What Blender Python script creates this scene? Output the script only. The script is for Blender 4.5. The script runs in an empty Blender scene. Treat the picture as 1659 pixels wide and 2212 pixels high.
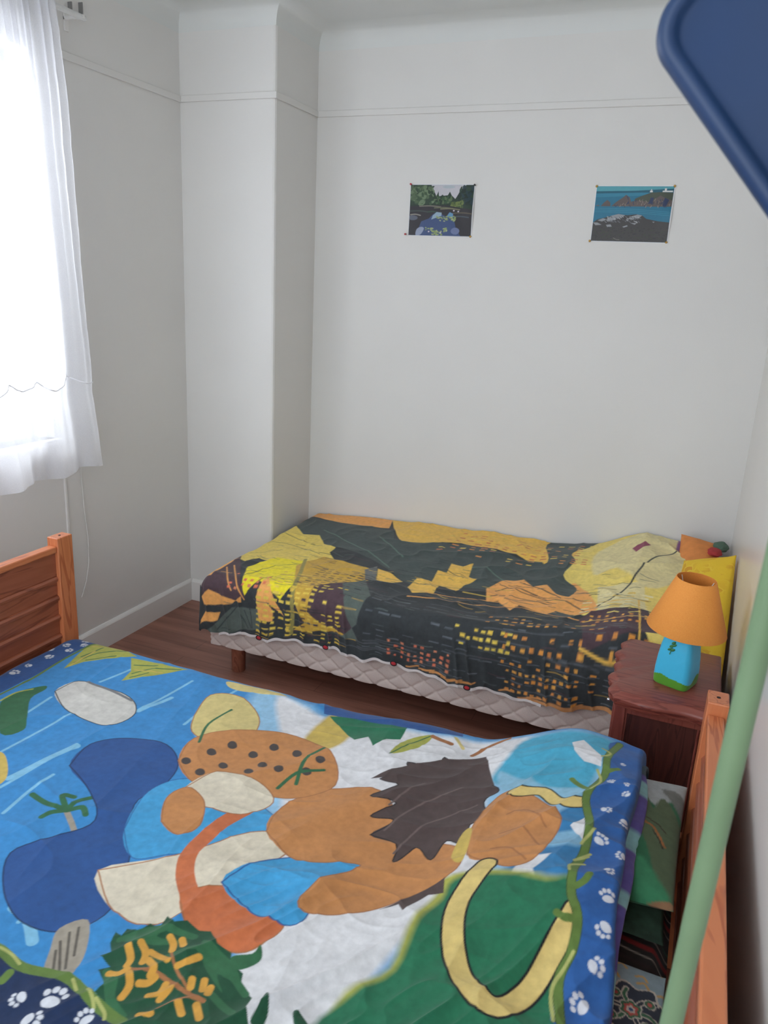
import bpy, bmesh, math, random
import numpy as np
from mathutils import Vector, Matrix, noise as mnoise
from math import sin, cos, pi, radians

S = bpy.context.scene
COL = S.collection
RND = random.Random(7)

# ------------------------------------------------------------------ camera, light, exposure
cam_d = bpy.data.cameras.new('camera'); cam = bpy.data.objects.new('camera', cam_d); COL.objects.link(cam)
RT = Vector((0.92095202, 0.38657223, 0.04908446)); UP = Vector((-0.15225373, 0.24101770, 0.95850366)); FW = Vector((-0.35870068, 0.89020918, -0.28082280))
cam.matrix_world = Matrix(((RT.x, UP.x, -FW.x, 0.0), (RT.y, UP.y, -FW.y, 0.0), (RT.z, UP.z, -FW.z, 1.62), (0, 0, 0, 1)))
cam_d.sensor_fit = 'VERTICAL'; cam_d.sensor_height = 36.0; cam_d.lens = 36.0 * 1670.0 / 2212.0
cam_d.clip_start = 0.02; cam_d.clip_end = 60
cam_d.dof.use_dof = True; cam_d.dof.focus_distance = 2.7; cam_d.dof.aperture_fstop = 10.0
S.camera = cam
S.view_settings.view_transform = 'Standard'; S.view_settings.look = 'None'
S.view_settings.gamma = 1.0; S.view_settings.use_curve_mapping = False
S.view_settings.exposure = -1.0

w = bpy.data.worlds.new('overcast_sky'); S.world = w; w.use_nodes = True
wb = w.node_tree.nodes['Background']; wb.inputs[0].default_value = (0.80, 0.90, 1.0, 1); wb.inputs[1].default_value = 5.0

def area(name, loc, rot, sx, sy, power, col):
    d = bpy.data.lights.new(name, 'AREA'); d.shape = 'RECTANGLE'; d.size = sx; d.size_y = sy
    d.energy = power; d.color = col
    o = bpy.data.objects.new(name, d); COL.objects.link(o); o.location = loc; o.rotation_euler = rot
    return o
# daylight through the curtained window (left wall) and an added fill light, unseen, behind the camera
area('window_daylight', (-2.80, 1.47, 1.98), (0, radians(-70), 0), 1.6, 1.8, 118, (0.935, 0.965, 1.0))
area('added_fill_light', (-1.0, -1.0, 1.90), (radians(80), 0, 0), 2.0, 1.2, 26, (1.0, 0.965, 0.92))

# ------------------------------------------------------------------ materials
def srgb(c):
    out = []
    for v in c[:3]:
        v = v / 255.0
        out.append(v / 12.92 if v <= 0.04045 else ((v + 0.055) / 1.055) ** 2.4)
    return (*out, 1.0)
def new_mat(name):
    m = bpy.data.materials.new(name); m.use_nodes = True
    nt = m.node_tree; b = nt.nodes['Principled BSDF']
    return m, nt, b
def bump(nt, b, src, strength, dist=0.01):
    bp = nt.nodes.new('ShaderNodeBump'); bp.inputs['Strength'].default_value = strength; bp.inputs['Distance'].default_value = dist
    nt.links.new(src, bp.inputs['Height']); nt.links.new(bp.outputs[0], b.inputs['Normal']); return bp
def tex(nt, kind, scale, detail=4.0, vec=None, **kw):
    t = nt.nodes.new(kind); t.inputs['Scale'].default_value = scale
    if 'Detail' in t.inputs: t.inputs['Detail'].default_value = detail
    for k, v in kw.items(): t.inputs[k].default_value = v
    if vec is not None: nt.links.new(vec, t.inputs['Vector'])
    return t
def coords(nt, scale=(1, 1, 1), rot=(0, 0, 0)):
    tc = nt.nodes.new('ShaderNodeTexCoord'); mp = nt.nodes.new('ShaderNodeMapping')
    mp.inputs['Scale'].default_value = scale; mp.inputs['Rotation'].default_value = rot
    nt.links.new(tc.outputs['Object'], mp.inputs['Vector']); return mp.outputs[0]
def ramp(nt, fac, stops):
    r = nt.nodes.new('ShaderNodeValToRGB'); e = r.color_ramp.elements
    while len(e) > 1: e.remove(e[-1])
    e[0].position = stops[0][0]; e[0].color = srgb(stops[0][1])
    for p, c in stops[1:]:
        k = e.new(p); k.color = srgb(c)
    nt.links.new(fac, r.inputs[0]); return r.outputs[0]
def plain(name, col, rough=0.5, metal=0.0, nscale=0, nstr=0.1, var=0.04, coat=0.0, trans=0.0):
    m, nt, b = new_mat(name)
    b.inputs['Roughness'].default_value = rough; b.inputs['Metallic'].default_value = metal
    b.inputs['Coat Weight'].default_value = coat
    v = coords(nt); n = tex(nt, 'ShaderNodeTexNoise', nscale or 12, 4, v)
    lo = [max(0, c * (1 - var)) for c in col]; hi = [min(255, c * (1 + var)) for c in col]
    nt.links.new(ramp(nt, n.outputs[0], [(0.3, lo), (0.7, hi)]), b.inputs['Base Color'])
    if nscale: bump(nt, b, n.outputs[0], nstr, 0.004)
    return m
def wall_mat(name, col, rough=0.6, coat=0.0):
    m, nt, b = new_mat(name); v = coords(nt)
    n = tex(nt, 'ShaderNodeTexNoise', 2.2, 5, v); f = tex(nt, 'ShaderNodeTexNoise', 260, 3, v); g = tex(nt, 'ShaderNodeTexNoise', 18, 5, v)
    nt.links.new(ramp(nt, n.outputs[0], [(0.3, [c * 0.985 for c in col]), (0.7, col)]), b.inputs['Base Color'])
    b.inputs['Roughness'].default_value = rough
    b.inputs['Coat Weight'].default_value = coat; b.inputs['Coat Roughness'].default_value = 0.22
    ad = nt.nodes.new('ShaderNodeMath'); ad.operation = 'MULTIPLY_ADD'; ad.inputs[1].default_value = 0.25
    nt.links.new(f.outputs[0], ad.inputs[0]); nt.links.new(g.outputs[0], ad.inputs[2]); bump(nt, b, ad.outputs[0], 0.22, 0.004)
    return m
def wood_mat(name, c1, c2, c3, axis='X', rough=0.35, knots=True, ring=18.0, coat=0.2):
    m, nt, b = new_mat(name)
    sc = {'X': (0.12, 1, 1), 'Y': (1, 0.12, 1), 'Z': (1, 1, 0.12)}[axis]
    v = coords(nt, sc)
    n = tex(nt, 'ShaderNodeTexNoise', ring, 3, v, Distortion=1.6)
    wv = nt.nodes.new('ShaderNodeMath'); wv.operation = 'SINE'
    mu = nt.nodes.new('ShaderNodeMath'); mu.operation = 'MULTIPLY'; mu.inputs[1].default_value = 24.0
    nt.links.new(n.outputs[0], mu.inputs[0]); nt.links.new(mu.outputs[0], wv.inputs[0])
    mr = nt.nodes.new('ShaderNodeMapRange'); mr.inputs[1].default_value = -1; mr.inputs[2].default_value = 1
    nt.links.new(wv.outputs[0], mr.inputs[0])
    colr = ramp(nt, mr.outputs[0], [(0.0, c2), (0.5, c1), (0.92, c1), (1.0, c3)])
    last = colr
    if knots:
        sk = {'X': (0.45, 1, 1), 'Y': (1, 0.45, 1), 'Z': (1, 1, 0.45)}[axis]
        vo = tex(nt, 'ShaderNodeTexVoronoi', 6.5, 0, coords(nt, sk))
        kr = ramp(nt, vo.outputs['Distance'], [(0.0, (255, 255, 255)), (0.06, (255, 255, 255)), (0.13, (0, 0, 0))])
        mx = nt.nodes.new('ShaderNodeMix'); mx.data_type = 'RGBA'; mx.inputs[7].default_value = srgb([c * 0.55 for c in c3])
        nt.links.new(kr, mx.inputs[0]); nt.links.new(colr, mx.inputs[6]); last = mx.outputs[2]
    nt.links.new(last, b.inputs['Base Color']); b.inputs['Roughness'].default_value = rough
    b.inputs['Coat Weight'].default_value = coat; b.inputs['Coat Roughness'].default_value = 0.25
    bump(nt, b, mr.outputs[0], 0.06, 0.002)
    return m
def cloth_print_mat(name, rough=0.85, mott=0.10):
    m, nt, b = new_mat(name)
    at = nt.nodes.new('ShaderNodeAttribute'); at.attribute_name = 'print'
    v = coords(nt); n = tex(nt, 'ShaderNodeTexNoise', 60, 6, v); wv = tex(nt, 'ShaderNodeTexNoise', 700, 2, v)
    mr = nt.nodes.new('ShaderNodeMapRange'); mr.inputs[3].default_value = 1 - mott; mr.inputs[4].default_value = 1 + mott
    mr.inputs[1].default_value = 0.3; mr.inputs[2].default_value = 0.7
    nt.links.new(n.outputs[0], mr.inputs[0])
    mx = nt.nodes.new('ShaderNodeMix'); mx.data_type = 'RGBA'; mx.blend_type = 'MULTIPLY'; mx.inputs[0].default_value = 1.0
    nt.links.new(at.outputs['Color'], mx.inputs[6]); nt.links.new(mr.outputs[0], mx.inputs[7])
    nt.links.new(mx.outputs[2], b.inputs['Base Color']); b.inputs['Roughness'].default_value = rough
    b.inputs['Sheen Weight'].default_value = 0.12; b.inputs['Specular IOR Level'].default_value = 0.25
    w2 = tex(nt, 'ShaderNodeTexNoise', 34, 5, v, Distortion=0.8)
    ad = nt.nodes.new('ShaderNodeMath'); ad.operation = 'MULTIPLY_ADD'; ad.inputs[1].default_value = 0.12
    nt.links.new(wv.outputs[0], ad.inputs[0]); nt.links.new(w2.outputs[0], ad.inputs[2]); bump(nt, b, ad.outputs[0], 0.10, 0.006)
    return m

M = {}
M['wall'] = wall_mat('wall_paint', (226, 224, 220)); M['ceil'] = wall_mat('ceiling_paint', (222, 224, 221))
M['satin'] = wall_mat('satin_wall_paint', (226, 223, 218), 0.45, 0.6); M['trim'] = wall_mat('trim_paint', (232, 230, 226), 0.35)
PINE = ((206, 124, 80), (198, 115, 72), (176, 94, 58))
M['pine_y'] = wood_mat('pine_along_y', *PINE, axis='Y', ring=9); M['pine_z'] = wood_mat('pine_along_z', *PINE, axis='Z', ring=9)
M['pine_x'] = wood_mat('pine_along_x', *PINE, axis='X', ring=9)
DP = ((156, 88, 62), (148, 82, 57), (128, 68, 47))
M['pine_dark'] = wood_mat('stained_pine_board', *DP, axis='Y', ring=9)
MH = ((138, 72, 60), (126, 62, 52), (112, 52, 44))
M['mahog'] = wood_mat('mahogany', *MH, axis='X', knots=False, ring=14, rough=0.42, coat=0.12)
M['mahog_z'] = wood_mat('mahogany_upright', *MH, axis='Z', knots=False, ring=14, rough=0.35, coat=0.3)
M['mahog_shaded'] = wood_mat('mahogany_shaded', (84, 44, 38), (74, 38, 33), (64, 32, 28), axis='Z', knots=False, ring=14, rough=0.4, coat=0.2)  # same mahogany, darkened to put shade on the recessed side panels

# ------------------------------------------------------------------ object helpers
def tag(o, label=None, cat=None, group=None, kind=None):
    if label: o['label'] = label
    if cat: o['category'] = cat
    if group: o['group'] = group
    if kind: o['kind'] = kind
    return o
def empty(name, loc, label, cat, group=None):
    o = bpy.data.objects.new(name, None); COL.objects.link(o); o.location = loc; o.empty_display_size = 0.05
    return tag(o, label, cat, group)
def link(name, me, mat, parent=None):
    me.name = name
    o = bpy.data.objects.new(name, me); COL.objects.link(o)
    if mat: me.materials.append(mat)
    if parent:
        o.parent = parent; bpy.context.view_layer.update()
        o.matrix_parent_inverse = parent.matrix_world.inverted()
    return o
def obj(name, bm, mat, parent=None, smooth=False):
    bmesh.ops.recalc_face_normals(bm, faces=bm.faces)
    me = bpy.data.meshes.new(name); bm.to_mesh(me); bm.free()
    if smooth:
        me.polygons.foreach_set('use_smooth', [True] * len(me.polygons)); me.set_sharp_from_angle(angle=radians(45))
    return link(name, me, mat, parent)
def box(bm, x0, x1, y0, y1, z0, z1, bev=0.0, seg=2):
    r = bmesh.ops.create_cube(bm, size=1.0)
    vs = r['verts']
    for v in vs: v.co = Vector(((x0 + x1) / 2 + v.co.x * (x1 - x0), (y0 + y1) / 2 + v.co.y * (y1 - y0), (z0 + z1) / 2 + v.co.z * (z1 - z0)))
    if bev > 0:
        es = list({e for v in vs for e in v.link_edges})
        bmesh.ops.bevel(bm, geom=es, offset=bev, segments=seg, profile=0.5, affect='EDGES')
    return bm
def boxes(*a, bev=0.0):
    bm = bmesh.new()
    for q in a: box(bm, *q, bev=bev)
    return bm
def prism(pts, axis, a, b, bev=0.0):
    """extrude a 2-D outline along an axis: pts are the two other coordinates in order"""
    bm = bmesh.new()
    def P(p, t):
        return {'X': (t, p[0], p[1]), 'Y': (p[0], t, p[1]), 'Z': (p[0], p[1], t)}[axis]
    v0 = [bm.verts.new(P(p, a)) for p in pts]; v1 = [bm.verts.new(P(p, b)) for p in pts]
    n = len(pts); bm.faces.new(v0[::-1]); bm.faces.new(v1)
    for i in range(n): bm.faces.new((v0[i], v0[(i + 1) % n], v1[(i + 1) % n], v1[i]))
    if bev > 0: bmesh.ops.bevel(bm, geom=[e for e in bm.edges], offset=bev, segments=2, affect='EDGES')
    return bm
def lathe(bm, prof, cx, cy, n=48, power=2.0, cap=True, cz=0.0):
    rings = []
    for r, z in prof:
        ring = []
        for k in range(n):
            a = 2 * pi * k / n; c, s = cos(a), sin(a)
            q = (abs(c) ** power + abs(s) ** power) ** (-1 / power)
            ring.append(bm.verts.new((cx + r * q * c, cy + r * q * s, cz + z)))
        rings.append(ring)
    for A, B in zip(rings, rings[1:]):
        for k in range(n): bm.faces.new((A[k], A[(k + 1) % n], B[(k + 1) % n], B[k]))
    if cap: bm.faces.new(rings[0][::-1]); bm.faces.new(rings[-1])
    return bm
def tube(bm, pts, r, n=10, close=True):
    pts = [Vector(p) for p in pts]; rings = []; ref = None
    for i, p in enumerate(pts):
        t = (pts[min(i + 1, len(pts) - 1)] - pts[max(i - 1, 0)]).normalized()
        if ref is None: ref = Vector((0, 0, 1)) if abs(t.z) < 0.9 else Vector((1, 0, 0))
        u = (ref - t * ref.dot(t)).normalized(); v = t.cross(u); ref = u
        rr = r[i] if isinstance(r, (list, tuple)) else r
        rings.append([bm.verts.new(p + (u * cos(2 * pi * k / n) + v * sin(2 * pi * k / n)) * rr) for k in range(n)])
    for A, B in zip(rings, rings[1:]):
        for k in range(n): bm.faces.new((A[k], A[(k + 1) % n], B[(k + 1) % n], B[k]))
    if close: bm.faces.new(rings[0][::-1]); bm.faces.new(rings[-1])
    return bm
def grid_mesh(name, XYZ, mat, parent=None, color=None, smooth=True, flip=False):
    """XYZ: (nu, nv, 3) array"""
    nu, nv = XYZ.shape[:2]; N = nu * nv
    i = np.arange(nu - 1)[:, None] * nv + np.arange(nv - 1)[None, :]
    q = np.stack([i, i + nv, i + nv + 1, i + 1], -1).reshape(-1, 4)
    if flip: q = q[:, ::-1]
    me = bpy.data.meshes.new(name); me.vertices.add(N); me.vertices.foreach_set('co', XYZ.astype(np.float32).ravel())
    me.loops.add(q.size); me.loops.foreach_set('vertex_index', q.astype(np.int32).ravel())
    me.polygons.add(len(q)); me.polygons.foreach_set('loop_start', np.arange(0, q.size, 4, dtype=np.int32))
    me.polygons.foreach_set('loop_total', np.full(len(q), 4, np.int32))
    me.update(calc_edges=True); me.validate()
    if smooth: me.polygons.foreach_set('use_smooth', np.ones(len(q), bool))
    if color is not None:
        a = me.color_attributes.new('print', 'FLOAT_COLOR', 'POINT')
        c4 = np.ones((N, 4), np.float32); c4[:, :3] = color.reshape(-1, 3); a.data.foreach_set('color', c4.ravel())
    return link(name, me, mat, parent)

# ------------------------------------------------------------------ numpy noise and the painter for printed cloth
def vnoise(X, Y, scale, seed):
    r = np.random.RandomState(seed); L = r.rand(128, 128)
    x = X / scale + 31.7; y = Y / scale + 17.3
    xi = np.floor(x).astype(int); yi = np.floor(y).astype(int); fx = x - xi; fy = y - yi
    fx = fx * fx * (3 - 2 * fx); fy = fy * fy * (3 - 2 * fy)
    a = L[xi % 128, yi % 128]; b = L[(xi + 1) % 128, yi % 128]; c = L[xi % 128, (yi + 1) % 128]; d = L[(xi + 1) % 128, (yi + 1) % 128]
    return (a * (1 - fx) + b * fx) * (1 - fy) + (c * (1 - fx) + d * fx) * fy
def fbm(X, Y, scale, seed, octv=3):
    s = 0; a = 1; t = 0
    for o in range(octv):
        s = s + a * vnoise(X, Y, scale / 2 ** o, seed + o); t += a; a *= 0.5
    return s / t
def ridge(X, Y, scale, seed, p=2.0):
    return (1 - np.abs(2 * vnoise(X, Y, scale, seed) - 1)) ** p
def sstep(a, b, x):
    t = np.clip((x - a) / (b - a), 0, 1); return t * t * (3 - 2 * t)
def catmull(p, closed, k=6):
    n = len(p); out = []
    if n < 3: return p
    rng = range(n) if closed else range(n - 1)
    for i in rng:
        g = (lambda j: p[j % n]) if closed else (lambda j: p[min(max(j, 0), n - 1)])
        p0, p1, p2, p3 = g(i - 1), g(i), g(i + 1), g(i + 2)
        for s in range(k):
            t = s / k
            out.append(0.5 * ((2 * p1) + (-p0 + p2) * t + (2 * p0 - 5 * p1 + 4 * p2 - p3) * t * t + (-p0 + 3 * p1 - 3 * p2 + p3) * t ** 3))
    if not closed: out.append(p[-1])
    return np.array(out)
class Painter:
    def __init__(s, x0, x1, y0, y1, step, bg):
        s.x = np.arange(x0, x1 + step * 0.5, step); s.y = np.arange(y0, y1 + step * 0.5, step); s.st = step
        s.C = np.zeros((len(s.x), len(s.y), 3), np.float32); s.C[:] = srgb(bg)[:3]
    def win(s, p, m):
        a, b = p.min(0) - m, p.max(0) + m
        i0, i1 = np.searchsorted(s.x, [a[0], b[0]]); j0, j1 = np.searchsorted(s.y, [a[1], b[1]])
        return i0, i1, j0, j1
    def blend(s, w, al, c):
        i0, i1, j0, j1 = w; c = np.array(srgb(c)[:3], np.float32)
        s.C[i0:i1, j0:j1] = s.C[i0:i1, j0:j1] * (1 - al[..., None]) + c * al[..., None]
    def dist(s, X, Y, p, closed):
        d = np.full(X.shape, 1e9); q = np.roll(p, -1, 0) if closed else p[1:]; a = p if closed else p[:-1]
        for (ax, ay), (bx, by) in zip(a, q):
            dx, dy = bx - ax, by - ay; L = dx * dx + dy * dy + 1e-12
            t = np.clip(((X - ax) * dx + (Y - ay) * dy) / L, 0, 1)
            d = np.minimum(d, (X - ax - t * dx) ** 2 + (Y - ay - t * dy) ** 2)
        return np.sqrt(d)
    def poly(s, p, c, sm=0, soft=0.0015):
        p = np.array(p, float)
        if sm: p = catmull(p, True, 4)
        w = s.win(p, soft); i0, i1, j0, j1 = w
        if i1 <= i0 or j1 <= j0: return
        X, Y = np.meshgrid(s.x[i0:i1], s.y[j0:j1], indexing='ij')
        inside = np.zeros(X.shape, bool); q = np.roll(p, -1, 0)
        for (ax, ay), (bx, by) in zip(p, q):
            if ay == by: continue
            cr = ((ay > Y) != (by > Y)) & (X < (bx - ax) * (Y - ay) / (by - ay) + ax); inside ^= cr
        d = s.dist(X, Y, p, True); sd = np.where(inside, d, -d); k = max(soft, s.st)
        s.blend(w, np.clip(0.5 + sd / k, 0, 1), c)
    def line(s, p, c, wd, sm=1):
        p = np.array(p, float)
        if sm: p = catmull(p, False, 5)
        w = s.win(p, wd); i0, i1, j0, j1 = w
        if i1 <= i0 or j1 <= j0: return
        X, Y = np.meshgrid(s.x[i0:i1], s.y[j0:j1], indexing='ij')
        d = s.dist(X, Y, p, False); s.blend(w, np.clip(0.5 + (wd / 2 - d) / s.st, 0, 1), c)
    def rect(s, x0, x1, y0, y1, c): s.poly([(x0, y0), (x1, y0), (x1, y1), (x0, y1)], c)
    def dot(s, x, y, rx, ry, c, rot=0, n=10):
        s.poly([(x + rx * cos(2 * pi * k / n) * cos(rot) - ry * sin(2 * pi * k / n) * sin(rot), y + rx * cos(2 * pi * k / n) * sin(rot) + ry * sin(2 * pi * k / n) * cos(rot)) for k in range(n)], c, 0)
    def run(s, text):
        for ln in text.strip().splitlines():
            f = ln.split(); c = [int(v) for v in f[1].split(',')]; sm = int(f[2]); wd = float(f[3]) / 1000
            p = [[int(v) / 1000 for v in q.split(',')] for q in f[4:]]
            if f[0] == 'P': s.poly(p, c, sm, wd)
            else: s.line(p, c, wd, sm)
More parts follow.
